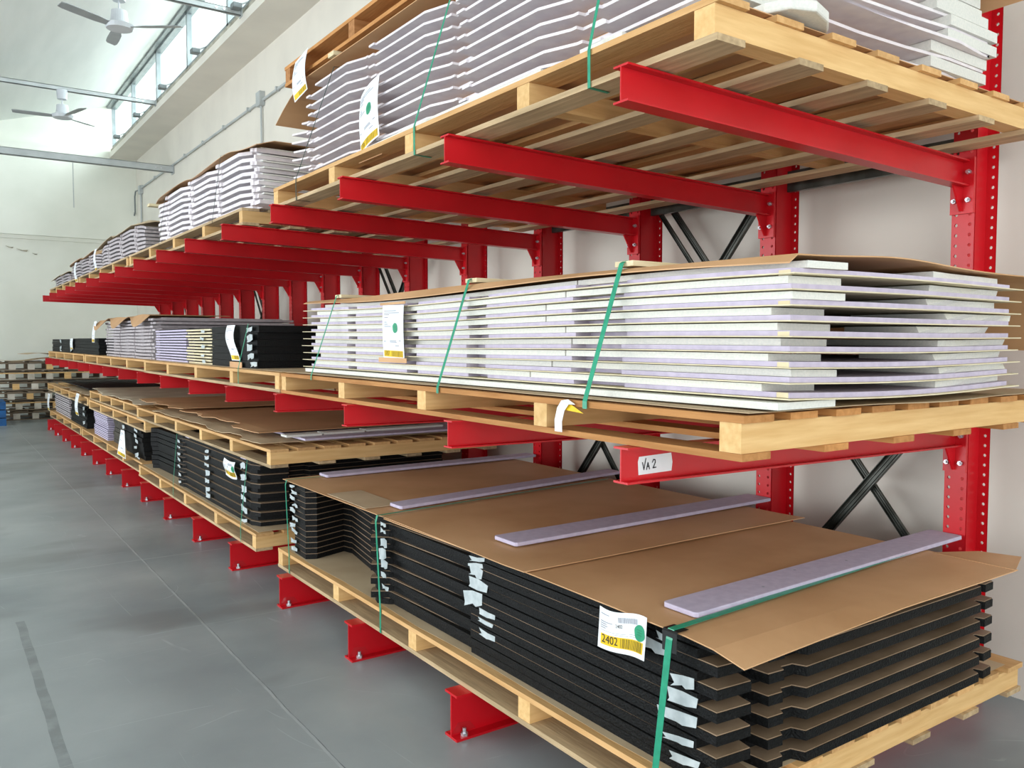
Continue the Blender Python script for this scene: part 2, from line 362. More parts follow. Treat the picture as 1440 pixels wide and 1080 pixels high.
ME_BASE = ibeam_x(XT+.023-XC, -.002, ZB, .095, .010, .007).mesh('base_beam', [RED])
s = MB(); s.box(XT-XC+.06, XT-XC+.30, -.0045, .0045, -ZB+.012, -ZB+.06)
ME_ARM = {}; ME_PL = {}; ME_GU = {}
HA = .112; DR = {'top': .039, 'mid': .025}
for k, dr in DR.items():
    ME_ARM[k] = ibeam_x(0, XC-XT-.016, HA, .064, .0065, .005, dr).mesh('arm_beam', RED)
    p = MB(); x1 = XC-XT
    p.box(x1-.016, x1-.001, -.050, .050, -dr-HA-.115, -dr+.012); ME_PL[k] = p.mesh('end_plate', RED)
    p = MB(); p.prism([(x1-.095, -dr-HA+.002), (x1-.016, -dr-HA+.002), (x1-.016, -dr-HA-.105), (x1-.030, -dr-HA-.105)], -.004, .004, 'Y'); ME_GU[k] = p.mesh('gusset', RED)
p = MB()
p.cyl((0, 0, 0), (-.012, 0, 0), .011, n=6); p.cyl((-.0118, 0, 0), (-.022, 0, 0), .006, n=8)
ME_BOLT = p.mesh('arm_bolt', BOLT)
p = MB().cyl((0, 0, 0), (0, 0, .012), .016, n=6).cyl((0, 0, .012), (0, 0, .032), .008, n=8); ME_ANC = p.mesh('anchor_bolt', BOLT)
p = MB().prism([(-.09, -.008), (.03, -.01), (.0, .028), (-.06, .035)], -.0045, -.0038, 'Y'); ME_SCUFF = p.mesh('scuff', REDW)
NUMW = ['nearest', 'second', 'third', 'fourth', 'fifth', 'sixth', 'seventh', 'eighth', 'ninth', 'tenth', 'eleventh', 'twelfth', 'thirteenth', 'fourteenth', 'fifteenth', 'farthest']
COLS = []
YK = [Y0+PIT*k for k in range(16)]
for k, y in enumerate(YK):
    lab = ('%s red cantilever column with two long arms and floor beam' % NUMW[k]) if k in (0, 15) else '%s red cantilever column counted from the camera, with arms and floor beam' % NUMW[k]
    if k == 0: lab = 'nearest red cantilever column, its middle arm carrying a handwritten paper label'
    r = thing('cantilever_rack', lab, 'rack', (XC, y, 0), 'red cantilever rack columns'); COLS.append(r)
    o = link('upright', ME_COL, r)
    bb = link('base_beam', ME_BASE, r, (0, 0, ZB)); link('anchor_bolt', ME_ANC, bb, (XT+.023-XC+.05, -.026, -ZB+.010)); link('anchor_bolt', ME_ANC, bb, (XT+.023-XC+.05, .026, -ZB+.010))
    if k < 8: link('scuff_mark', ME_SCUFF, bb, (XT+.023-XC+.09, 0, -ZB+.025))
    for key, z in (('top', ZT), ('mid', ZM)):
        a = link('arm', ME_ARM[key], r, (XT-XC+(.012 if key == 'mid' else 0), 0, z)); a_off = -(.012 if key == 'mid' else 0)
        link('end_plate', ME_PL[key], a, (a_off, 0, 0)); link('gusset', ME_GU[key], a, (a_off, 0, 0)); [link('bolt', ME_BOLT, a, (XC-XT-.017+a_off, yy, zz)) for yy, zz in ((.030, -.09), (-.030, -.09), (.030, -.21), (-.030, -.21)) if k < 8]
        if k == 0 and key == 'mid': ARM0 = a
# handwritten paper label on the nearest middle arm
def text_mesh(txt, size):
    cu = bpy.data.curves.new('t', 'FONT'); cu.body = txt; cu.size = size; cu.resolution_u = 3
    o = bpy.data.objects.new('t', cu); COL.objects.link(o); bpy.context.view_layer.update()
    me = bpy.data.meshes.new_from_object(o.evaluated_get(bpy.context.evaluated_depsgraph_get()))
    v = [(p.co.x, p.co.y) for p in me.vertices]; f = [tuple(q.vertices) for q in me.polygons]
    bpy.data.objects.remove(o); bpy.data.curves.remove(cu); bpy.data.meshes.remove(me); return v, f
lb = MB(); zc = -.062
lb.add([(.072, -.0032, zc-.030), (.216, -.0032, zc-.028), (.220, -.0032, zc), (.214, -.0032, zc+.030), (.074, -.0032, zc+.027), (.069, -.0032, zc+.012)], [(0, 1, 2, 3, 4, 5)], 0)
def stroke(pts, w=.0035):
    for i in range(len(pts)-1):
        a = Vector(pts[i]); d = Vector(pts[i+1])-a; nn = Vector((-d.y, d.x)).normalized()*w/2; e = d.normalized()*w*.4
        q = [a-e-nn, a+d+e-nn, a+d+e+nn, a-e+nn]; lb.add([(p.x, -.0045, p.y) for p in q], [(0, 1, 2, 3)], 1)
o_ = (.088, zc-.016)
def at(l): return [(o_[0]+x*.001, o_[1]+z*.001) for x, z in l]
stroke(at([(0, 24), (6, 2), (14, 36)])); stroke(at([(17, 1), (23, 22), (30, 2)])); stroke(at([(20, 10), (28, 11)]))
stroke(at([(42, 22), (47, 30), (54, 29), (55, 21), (47, 7), (45, 4), (58, 5)]))
lb.obj('paper_label', [PAP, INK], ARM0)['label'] = 'white paper label reading VA 2'

# cross braces and rails behind the columns (open channels)
def channel(p0, p1, w, d, t=.003):
    p0 = Vector(p0); p1 = Vector(p1); dr = (p1-p0).normalized(); nx = Vector((1, 0, 0)); sd = dr.cross(nx).normalized(); s = MB()
    for (a, b_, c_, e_) in ((-w/2, w/2, 0, t), (-w/2, -w/2+t, -d, 0), (w/2-t, w/2, -d, 0), (-w*.2, -w*.12, -t*2, 0), (w*.12, w*.2, -t*2, 0)):
        v = []
        for p in (p0, p1):
            for (u, h_) in ((a, c_), (b_, c_), (b_, e_), (a, e_)): v.append(p+sd*u+nx*h_)
        s.add(v, [(0, 1, 2, 3), (4, 7, 6, 5), (0, 4, 5, 1), (1, 5, 6, 2), (2, 6, 7, 3), (3, 7, 4, 0)])
    return s
WHERE = ['between the nearest two', 'between the second and third', 'between the third and fourth', 'between the fourth and fifth', 'between the fifth and sixth', 'between the sixth and seventh', 'between the seventh and eighth', 'between the eighth and ninth', 'between the ninth and tenth', 'between the tenth and eleventh', 'between the eleventh and twelfth', 'between the twelfth and thirteenth', 'between the thirteenth and fourteenth', 'between the fourteenth and fifteenth', 'between the fifteenth and farthest']
for k in (0, 2, 1, 5, 9, 13):
    low = k in (0, 2); zc_ = .93 if low else 2.03; ya, yb = YK[k]+.03, YK[k+1]-.03; hh = .60
    t = thing('cross_brace', 'dark steel X brace %s columns, %s' % (WHERE[k], 'at the lower shelf' if low else 'below the top arms'), 'brace', (3.88, 0, 0), 'dark steel X braces of the rack')
    channel((0, ya, zc_+hh), (0, yb, zc_-hh), .052, .022).obj('diagonal', STEEL, t)
    channel((.023, ya, zc_-hh), (.023, yb, zc_+hh), .040, .014).obj('diagonal', STEEL, t)
    if not low: channel((.0, ya+.0, zc_-hh-.12), (.0, yb, zc_+hh-.12), .028, .012).obj('diagonal', STEEL, t)
for k in range(3):
    tag(MB().box(3.80, 3.83, YK[k]+.052, YK[k+1]-.052, 2.45, 2.56).obj('tie_rail', STEEL), 'dark steel rail %s columns under the top pallets' % WHERE[k], 'rail', 'rails joining the rack columns')

# ------------------------------------------------------------------ pallets
def pallet(x0, x1, y0, y1, z, nb, label, mats=(WY, WX, WYg), ntop=10, nbot=6, group='wooden pallets on the rack', th=.02, bh=.082, bw=.075, rot=0., skew=0.):
    t = thing('pallet', label, 'pallet', (x0, y0, z), group); t.rotation_euler.z = rot
    Lx, Ly = x1-x0, y1-y0; wb = .118
    mb = MB().box(0, wb, 0, Ly, 0, th).mesh('bottom_board', mats[2]); mt = MB().box(0, .125, 0, Ly, 0, th).mesh('top_board', mats[0])
    br = MB().box(.002, Lx-.002, 0, bw, 0, bh).mesh('bearer', mats[1])
    for i in range(nbot):
        o = link('bottom_board', mb, t, ((Lx-wb)*i/(nbot-1), random.uniform(-.006, .006), 0))
    for i in range(nb):
        link('bearer', br, t, (0, max(0.008, (Ly-bw)*i/(nb-1)-.008), th+.0005))
    for i in range(ntop):
        link('top_board', mt, t, ((Lx-.125)*i/(ntop-1), random.uniform(-.010, .006), th+bh+.001))
    return t
PH = .123
XP0, XP1 = 1.78, 3.69
pallet(XP0, XP1, 1.58, 5.16, ZT+.001, 5, 'long pine pallet, nearest on the top arms, seen from below', ntop=8, nbot=6)
pallet(1.84, 3.68, 5.98, 10.08, ZT+.001, 5, 'second long pallet along the top arms, behind the nearest one', mats=(WYg, WX, WYg))
pallet(1.84, 3.68, 10.18, 13.9, ZT+.001, 5, 'third long pallet along the top arms', mats=(WYg, WX, WYg))
pallet(1.84, 3.68, 14.0, 17.6, ZT+.001, 5, 'farthest long pallet on the top arms', mats=(WYg, WX, WYg))
pallet(1.765, XP1, 1.455, 5.02, ZM+.001, 5, 'nearest orange-toned pallet on the middle arms, under the white foam stack', mats=(WO, WX, WO), rot=0)
pallet(1.765, XP1, 5.05, 9.05, ZM+.001, 5, 'second pallet on the middle arms, under the large black stack', nbot=6)
pallet(1.80, XP1, 9.10, 13.25, ZM+.001, 5, 'third pallet on the middle arms, under the draped foam stack')
pallet(1.80, XP1, 13.32, 17.7, ZM+.001, 5, 'farthest pallet on the middle arms, under small black stacks')
pallet(1.80, XP1, 1.58, 5.22, ZB+.001, 5, 'nearest pallet on the floor beams, under the big black board stack')
pallet(1.80, XP1, 5.66, 9.60, ZB+.001, 5, 'second pallet on the floor beams')
pallet(1.85, XP1, 9.68, 14.1, ZB+.001, 5, 'third pallet on the floor beams')
pallet(1.85, XP1, 14.2, 18.2, ZB+.001, 5, 'farthest pallet on the floor beams')
# pallets carried by the lower stacks
pallet(1.83, 3.64, 5.42, 9.81, .802, 6, 'long pallet with torn cardboard on top of the lower black stacks', group='pallets laid on the lower stacks')
pallet(1.84, 3.64, 9.42, 13.25, .6775, 5, 'pallet under another pallet on the third lower stack', group='pallets laid on the lower stacks')
pallet(1.86, 3.60, 9.86, 13.3, .806, 5, 'pale-covered pallet topmost on the third lower stack', group='pallets laid on the lower stacks')
pallet(1.84, 3.60, 13.35, 18.4, .700, 6, 'far pallet lying on the farthest lower stack', group='pallets laid on the lower stacks')
# the old pallet upside on the top stack
pallet(1.88, 3.5, 3.20, 5.20, 3.245, 3, 'old orange pallet on top of the nearest top stack, tag hanging from its end', mats=(WO, WOX, WO), nbot=3, ntop=7, group='old pallet on the upper stack')
# pallet stack against the far wall
for i in range(6):
    t = thing('pallet', '%s in the stack of old pallets by the far wall' % ['lowest pallet', 'second pallet from the floor', 'third pallet from the floor', 'fourth pallet from the floor', 'fifth pallet from the floor', 'topmost pallet'][i], 'pallet', (.95+random.uniform(-.1, .1), 19.9, .205*i), 'old pallets stacked by the far wall')
    MB().box(0, 2.9, 0, .12, 0, .02).obj('bottom_board', WG, t)
    MB().box(0, 2.9, .9, 1.02, 0, .02).obj('bottom_board', WG, t)
    for j in range(9):
        MB().box(.06+j*.34, .18+j*.34, .0, .12, .021, .14).obj('block', WLIT if (i*5+j) % 4 else WX, t)
        MB().box(.06+j*.34, .18+j*.34, .9, 1.02, .021, .14).obj('block', WG, t)
    MB().box(0, 2.9, -.01, .10, .141, .163).obj('stringer_board', WX if i in (1, 4) else WG, t)
    MB().box(0, 2.9, .9, 1.02, .141, .163).obj('stringer_board', WG, t)
    for j in range(8): MB().box(.02+j*.37, .30+j*.37, -.02, 1.04, .164, .184).obj('top_board', WG, t)
t = thing('blue_pallet', 'blue painted pallets at the left edge beside the old pallet stack', 'pallet', (.38, 18.75, 0))
for i in range(3):
    MB().box(0, .78, 0, .1, .16*i, .16*i+.02).obj('bottom_board', BLUE, t); MB().box(0, .78, 0, 1, .16*i+.12, .16*i+.142).obj('top_board', BLUE, t)
    for x in (0, .35, .66): MB().box(x, x+.12, 0, .12, .16*i+.02, .16*i+.12).obj('block', BLUE, t)
for i, (x, y, w, d, r) in enumerate(((1.2, 20.0, 1.1, .6, .1), (1.9, 19.95, .9, .7, -.15), (1.55, 19.9, .7, .5, .3))):
    o = grid(-w/2, w/2, -d/2, d/2, lambda X, Y: .02+.03*math.sin(5*X+i), .006, 10, 4).obj('cardboard_scrap', CARDL, None, (x+w/2, y+d/2, 1.23+.055*i)); o.rotation_euler.z = r
    tag(o, ['wide flat cardboard scrap lying on the far pallet stack', 'small bent cardboard scrap on the far pallet stack', 'topmost cardboard scrap on the far pallet stack'][i], 'cardboard', 'cardboard scraps on the far pallets')
# ------------------------------------------------------------------ black boards, big near stack
def pts_board(odd):
    j = lambda a=.004: random.uniform(-a, a)
    d = .0 if odd else .012
    yn = 1.665 if odd else 1.575; yl = 1.69 if odd else 1.615
    P = [(1.858+d*.3, yl), (2.00, yl-.012), (2.015, yl+.07), (2.075, yl+.085), (2.085, yn+.03), (2.15+j(), yn+.025), (2.165, yn+.045), (2.215, yn+.04), (2.235, yn)]
    P += [(3.33, yn), (3.345, yn+.03), (3.365, yn+.035), (3.375, yn+.005), (3.445, yn+.01), (3.45, yn+.09), (3.38, yn+.11)]
    P += [(3.38, 5.02), (1.93, 5.04), (1.846+j(), 5.03), (1.838+j(), 4.83), (1.90, 4.80), (2.11, 4.88), (2.13, 4.80), (2.035, 4.18), (1.965, 3.90)]
    P += [(1.84-(.02 if odd else 0), 3.86), (1.825-(.035 if odd else 0), 3.81), (1.865, 3.755)] if True else []
    P += [(1.866+d*1.6, 3.74), (1.870+d*1.6, 2.99), (1.858+(0 if (odd or random.random() < .5) else .004), 2.97)]
    return P
N = 13; zz = .3195
for i in range(N):
    odd = i % 2; z = zz+i*.0345; rk = ORD[N-1-i]
    t = thing('black_board', 'black board with brown face, %s of the big near stack' % rk, 'board', (0, 0, z), 'boards of the big black stack near the camera')
    P = pts_board(odd); MB().prism(P, .0, .0300).obj('rubber_core', BLK, t)
    MB().prism([(x+(.03 if (odd and x < 1.9 and 1.7 < y+(x < 1.87)*.1 < 3.1) else .003 if x < 2 else 0), y+.003 if y < 2 else y) for x, y in P], .0302, .0338).obj('brown_face', BRN, t)
zt = zz+N*.0345+.0005     # top of the stack (.768)
def cardtop(x, y): return .7745+.003*math.sin(3*x+2*y)
o = grid(1.815, 3.40, 1.475, 3.70, lambda x, y: .7765+.002*math.sin(3*x+1.3*y)-.030*max(0, (1.62-y))/.15*max(0, 1-(x-1.8)*1.2), .004, 14, 20, xl=lambda y: 1.815+.006*math.sin(3*y)).obj('cardboard_sheet', CARD)
tag(o, 'near brown cardboard cover on the big black stack, corner poking out', 'cardboard', 'cardboard covers on the big black stack')
MB().prism([(3.38, 1.475), (3.61, 1.555), (3.56, 1.70), (3.38, 1.80)], .7735, .7775).obj('flap', CARD, o)
o = grid(1.80, 3.50, 2.50, 5.09, lambda x, y: .7825+.0015*math.sin(4*x+y)+(.004 if y < 2.6 else 0), .0035, 12, 18, xl=lambda y: 1.803+.010*math.sin(2*y+1)).obj('cardboard_sheet', CARD)
tag(o, 'far brown cardboard cover on the big black stack, overlapping the near one', 'cardboard', 'cardboard covers on the big black stack')
tag(grid(1.815, 2.02, 3.92, 4.42, lambda x, y: .7870, .0025, 4, 8).obj('cardboard_patch', CARDL), 'small pale cardboard patch folded over the left edge of the big black stack', 'cardboard')
for i, (x0, x1, y0, y1, y2, y3, z) in enumerate(((1.945, 3.70, 1.775, 1.925, 1.835, 1.985, .781), (1.985, 3.70, 2.815, 2.985, 2.85, 3.01, .7885), (1.945, 3.66, 3.78, 3.91, 4.0, 4.13, .7885), (2.02, 3.68, 4.93, 5.06, 4.95, 5.08, .7885))):
    b = MB().prism([(x0, y0+.01), (x0+.01, y0), (x1-.01, y2), (x1, y2+.01), (x1, y3-.01), (x1-.01, y3), (x0+.01, y1), (x0, y1-.01)], z, z+.017)
    tag(b.obj('foam_batten', LIL, bev=.003), ['nearest lilac foam batten lying across the big black stack', 'second lilac foam batten across the big black stack', 'third lilac foam batten, where the cardboard sheets meet', 'farthest and thinnest-looking lilac foam batten across the big black stack'][i], 'batten', 'lilac foam battens on the big black stack')
b = MB(); 
for (x, y) in ((2.62, 1.93), (3.05, 1.98), (2.35, 1.86), (2.9, 1.90)): b.cyl((x, y-.02, .7981), (x, y-.02, .7986), .005, n=8)
tag(b.obj('pencil_mark', INKB), 'small pencil marks on the nearest lilac batten', 'marks')
# straps
def strap(label, pts, w=.016, group='green packing straps', m=STRAP, wd=(0, 1, 0)):
    return tag(MB().ribbon([(p, wd, n) for p, n in pts], w, .0012).obj('packing_strap', m), label, 'strap', group)
def sid(y, xb, zb, xt, zt_, xe, ze, yt=None):
    yt = y if yt is None else yt
    return [((xb-.003, y, zb-.121), (-1, 0, 0)), ((xb-.004, y, zb-.12), (-1, 0, 0)), ((xb-.004, y, zb), (-1, 0, 0)), ((xt, yt, zt_-.03), (-1, 0, .05)), ((xt+.008, yt, zt_), (-1, 0, 1)), ((xt+.05, yt, zt_+.0005), (0, 0, 1)), ((xe, yt+(.10 if yt < 2 and xe > 3 else .18 if xe > 3.3 else 0), ze), (0, 0, 1))]
strap('green strap round the near end of the big black stack', sid(1.80, 1.80, .318, 1.795, .785, 3.45, .786, 1.745), .026)
strap('green strap in the middle of the big black stack, left of the folded tape', sid(3.715, 1.80, .318, 1.775, .790, 3.45, .7895), .016)
strap('green strap at the far end of the big black stack', sid(5.0, 1.80, .318, 1.775, .790, 3.3, .7895, 4.99), .012)
t = thing('corner_protector', 'black plastic corner protector under the near green strap', 'protector', (1.797, 1.745, .782))
MB().ribbon([((-.0005, 0, -.065), (0, 1, 0), (-1, 0, 0)), ((-.0005, 0, -.004), (0, 1, 0), (-1, 0, 0)), ((.004, 0, .0007), (0, 1, 0), (-1, 0, 1)), ((.05, 0, .0007), (0, 1, 0), (0, 0, 1))], .060, .0009).obj('bent_plate', BPL, t)
# white tape pieces on the left faces
def tapes(x, spots, lab, group, s=1.):
    n = len(spots)
    for i, (y, z, w, h) in enumerate(spots):
        r = lambda a: random.uniform(-a, a)
        k = [(y+r(.01), z+h/2), (y+w*.45, z+h/2+r(.008)), (y+w, z+h*.45+r(.008)), (y+w*.9+r(.01), z-h*.3), (y+w, z-h/2+r(.006)), (y+w*.5, z-h*.4+r(.008)), (y+w*.35, z-h/2), (y, z-h*.3)]
        o = MB().prism([(a-y, c-z) for a, c in k], -.001, .0003, 'X').obj('tape_piece', TAPE, None, (x, y, z))
        o.rotation_euler = (r(.15), 0, r(.02))
        tag(o, 'white tape, %s %s' % (ORD[i] if i < len(ORD) else ORD[-1], lab), 'tape', group)
tapes(1.8565, [(2.86, .742, .12, .020), (2.87, .712, .12, .022), (2.88, .672, .10, .050), (2.84, .622, .14, .040), (2.88, .565, .14, .060), (2.78, .520, .12, .024), (2.80, .480, .11, .022), (2.78, .430, .12, .028)], 'halfway along the big black stack', 'tape halfway along the big black stack')
tapes(1.8555, [(1.80, .722, .06, .022), (1.82, .680, .12, .040), (1.70, .615, .10, .042), (1.69, .560, .12, .038), (1.69, .500, .16, .042), (1.70, .430, .13, .026), (1.68, .375, .12, .028)], 'behind the near green strap of the big black stack', 'tape at the near end of the big black stack')
tapes(1.822, [(3.70, .735, .06, .020), (3.70, .700, .06, .020), (3.69, .640, .07, .045), (3.70, .590, .08, .050), (3.69, .535, .07, .040), (3.70, .480, .06, .022), (3.68, .420, .07, .026)], 'beside the middle green strap of the big black stack', 'tape beside the middle strap')
tapes(1.829, [(4.98, .745, .09, .012), (4.94, .705, .10, .020), (4.98, .665, .09, .024), (4.93, .625, .10, .020), (4.98, .585, .09, .024), (4.93, .540, .10, .022), (4.98, .500, .09, .024), (4.95, .455, .10, .022), (4.96, .400, .10, .022), (4.95, .350, .10, .022)], 'at the far corner of the big black stack', 'tape at the far corner of the big black stack')
tag(grid(1.83, 3.60, 1.60, 5.18, lambda x, y: .3186, .0006, 4, 8, xl=lambda y: 1.835+.01*math.sin(5*y)).obj('cardboard_sheet', CARDL), 'cardboard sheet lying on the near floor-level pallet under the black boards', 'cardboard')

# ------------------------------------------------------------------ shipping labels
def shipping_label(label, o, U, V, w, h, bend, style, number=None):
    o = Vector(o); U = Vector(U).normalized(); V = Vector(V).normalized(); Nn = U.cross(V)
    t = thing('shipping_label', label, 'label', o, None)
    if (Nn.x > 0): Nn = -Nn
    def Pm(u, v, e=0.): du, dn, dv = bend(u, v); return U*(u*w+du)+V*(v*h+dv)+Nn*(dn+e)
    def patch(s, u0, u1, v0, v1, e, mi=0, nu=10, nv=10):
        vs = [Pm(u0+(u1-u0)*i/nu, v0+(v1-v0)*j/nv, e) for j in range(nv+1) for i in range(nu+1)]
        s.add(vs, [(j*(nu+1)+i, j*(nu+1)+i+1, (j+1)*(nu+1)+i+1, (j+1)*(nu+1)+i) for j in range(nv) for i in range(nu)], mi)
    s = MB(); patch(s, 0, 1, 0, 1, 0, 0, 16, 16); patch(s, 0, 1, 0, 1, -.0006, 0, 16, 16); s.obj('paper', PAP, t, smooth=True)
    if style == 'land':
        s = MB(); patch(s, .06, .95, .61, .88, .0010); s.obj('yellow_band', YEL, t)
        s = MB(); x = .44
        while x < .93: wd = random.choice((.006, .010, .016)); patch(s, x, x+wd, .63, .86, .0016, 0, 1, 4); x += wd+random.choice((.008, .014))
        s.obj('barcode', INKY, t); s = MB(); x = .42
        while x < .80: wd = random.choice((.006, .010)); patch(s, x, x+wd, .12, .25, .0012, 0, 1, 2); x += wd+random.choice((.006, .012))
        for (u0, u1, v) in ((.05, .24, .12), (.05, .30, .30), (.05, .18, .35), (.05, .20, .40), (.05, .16, .45)): patch(s, u0, u1, v, v+.018, .0012, 0, 3, 1)
        s.obj('printed_barcode', INKB, t); s = MB()
        for (u0, u1, v) in ((.05, .55, .52), (.30, .60, .56), (.62, .80, .50), (.62, .82, .55)): patch(s, u0, u1, v, v+.008, .0012, 0, 6, 1)
        s.obj('printed_line', INKB, t)
        txt = ((number, .085, .82, .21), ('2402', .36, .38, .09)); gc = (.855, .42, .125, .19)
    else:
        s = MB(); patch(s, .05, .95, .855, .975, .0010); s.obj('yellow_band', YEL, t)
        s = MB(); x = .42
        while x < .92: wd = random.choice((.012, .02)); patch(s, x, x+wd, .865, .965, .0016, 0, 1, 3); x += wd+random.choice((.02, .03))
        s.obj('barcode', INKY, t); s = MB()
        for (u0, u1, v) in ((.08, .66, .10), (.08, .80, .14), (.08, .34, .175), (.10, .28, .225), (.10, .22, .315), (.10, .26, .355), (.10, .42, .395), (.36, .66, .665), (.36, .68, .69), (.60, .78, .755), (.06, .16, .68), (.78, .88, .66)): patch(s, u0, u1, v, v+.013, .0012, 0, 3, 1)
        s.obj('printed_line', INKB, t); txt = ((number, .08, .955, .095),) if number else (); gc = (.62, .43, .115, .095)
    if style != 'plain':
        s = MB(); vs = [Pm(gc[0], gc[1], .0018)]+[Pm(gc[0]+gc[2]*math.cos(a*.2618)*(1+.06*math.sin(a)), gc[1]+gc[3]*math.sin(a*.2618), .0018) for a in range(24)]
        s.add(vs, [(0, 1+a, 1+(a+1) % 24) for a in range(24)]); s.obj('green_sticker', GRN, t)
        s = MB()
        for a in range(3):
            patch(s, gc[0]-gc[2]*.5, gc[0]+gc[2]*.5, gc[1]-gc[3]*.4+a*gc[3]*.3, gc[1]-gc[3]*.34+a*gc[3]*.3, .0024, 0, 3, 1)
        s.obj('sticker_print', GRND, t)
    for (tx, u, v, sz) in txt:
        vv, ff = text_mesh(tx, 1.); s = MB(); k = sz/.72; asp = h/w
        s.add([Pm(u+x*k*asp*(.85 if style == 'land' else .8), v-y*k, .0022) for x, y in vv], ff); s.obj('number', INK if style == 'land' else INKY, t)
    return t
shipping_label('white and yellow shipping label reading 2402 on the big black stack', (1.808, 2.065, .7735), (.02, -1, 0), (0, 0, -1), .215, .135, lambda u, v: (.003*math.sin(3*v), .010+.006*math.sin(6*u+v*2)+.004*v, .006*math.sin(5.5*u)-.012*u), 'land', '2402')
tg = shipping_label('portrait shipping label with green sticker on the white foam stack, middle level', (1.875, 3.825, 1.828), (0, -1, 0), (0, 0, -1), .225, .262, lambda u, v: (0, .003*math.sin(4*v), .004*u), 'port', '3707')
MB().box(-.006, -.003, -.25, .02, .0, .012).obj('cardboard_backing', CARD, tg); MB().box(-.006, -.003, -.26, .04, -.285, -.262).obj('cardboard_backing', CARD, tg)
tg = shipping_label('portrait shipping label with green sticker on the nearest top stack, above the arms', (1.855, 4.02, 2.905), (0, -1, .28), (.0, 0, -1), .225, .29, lambda u, v: (-.02*v, .012*math.sin(3.1*u)+.008*math.sin(4*v), 0), 'port', '3706')
MB().box(-.002, .002, -.24, .03, -.335, -.29).obj('cardboard_backing', CARD, tg)
shipping_label('curved shipping label hanging from the end of the old orange upper pallet', (1.862, 4.94, 3.325), (0, -1, .15), (.0, 0, -1), .21, .235, lambda u, v: (-.01*v, .01+.02*math.sin(3*v), 0), 'plain')
tg = shipping_label('narrow wavy shipping label on the black stack of the middle level', (1.825, 6.30, 1.763), (0, -1, 0), (0, -.18, -1), .20, .262, lambda u, v: ((.05-.09*v)*(1-2*abs(u-.5))*0+(.035*math.sin(3.2*v+3.4)), .01+.012*math.sin(5*v), 0), 'plain')
MB().box(-.004, -.001, -.31, -.02, -.31, -.268).obj('cardboard_backing', CARD, tg)
shipping_label('small shipping label on the second floor-level black stack', (1.825, 6.46, .755), (0, -1, 0), (0, 0, -1), .28, .13, lambda u, v: (0, .004+.01*math.sin(5*v), .012*math.sin(3*u)), 'land', '2401')
shipping_label('flared shipping label hanging low on the third floor-level pallet', (1.80, 10.62, .62), (0, -1, 0), (0, 0, -1), .52, .30, lambda u, v: ((u-.5)*(-.30)*(1-v), .02+.02*v, 0), 'plain')
# curled tag on the middle pallet
tg = thing('curled_label', 'small curled yellow and white label stapled to the nearest middle pallet', 'label', (1.758, 2.215, 1.44))
MB().ribbon([((-.012, .010, -.098), (0, 1, 0), (-1, 0, 0)), ((-.016, .006, -.06), (0, 1, .1), (-1, 0, 0)), ((-.018, -.01, -.02), (0, 1, .2), (-1, 0, .1)), ((-.016, -.03, .004), (0, 1, .3), (-1, 0, .5)), ((-.004, -.05, .006), (0, 1, .4), (0, 0, 1))], .040, .0008).obj('paper', PAP, tg)
MB().add([(-.006, -.035, .004), (-.006, -.115, -.028), (-.010, -.025, -.022)], [(0, 1, 2)]).add([(-.0068, -.035, .004), (-.0108, -.025, -.022), (-.0068, -.115, -.028)], [(0, 1, 2)]).obj('yellow_tip', YEL, tg)

# ------------------------------------------------------------------ near foam stack, middle level
zb = 1.4535
o = grid(1.79, 3.60, 1.43, 4.98, lambda x, y: zb+.0055+.002*math.sin(9*x+4*y)*(1 if y < 1.6 else .3), .0022, 16, 30, xl=lambda y: 1.79+.008*math.sin(7*y), yn=lambda x: .03*math.sin(4*x)).obj('cardboard_sheet', CARDL); tag(o, 'pale cardboard sheet between the middle near pallet and its foam stack', 'cardboard')
zb += .0105
def bow(x, y, i):
    k = i/8.0
    g = .010*math.sin((y-1.4)*1.75+.5)*k
    nf = max(0., 1-(y-1.4)/1.1); s_ = math.sin(math.pi*min(1, max(0, (x-1.93)/1.22)))
    return g-.012*s_*nf*(1-k)+.006*s_*nf*k
tag(grid(1.862, 2.12, 1.42, 4.86, lambda x, y: zb+.020, .020, 3, 20).obj('foam_plank', WHT), 'long white foam plank at the bottom left of the near foam stack', 'foam', 'white foam of the near middle stack')
tag(grid(2.9, 3.30, 1.62, 2.2, lambda x, y: zb+.026, .026, 3, 4, yn=lambda x: .02*math.sin(9*x)).obj('foam_plank', WHT), 'short white foam plank at the bottom right of the near foam stack', 'foam', 'white foam of the near middle stack')
rows0 = [1.43]
cuts = [2.10, 2.36, 2.95, 3.10, 3.55, 3.66, 4.25, 4.36]
LP = .0420; z0 = zb+.0265; NL = 9
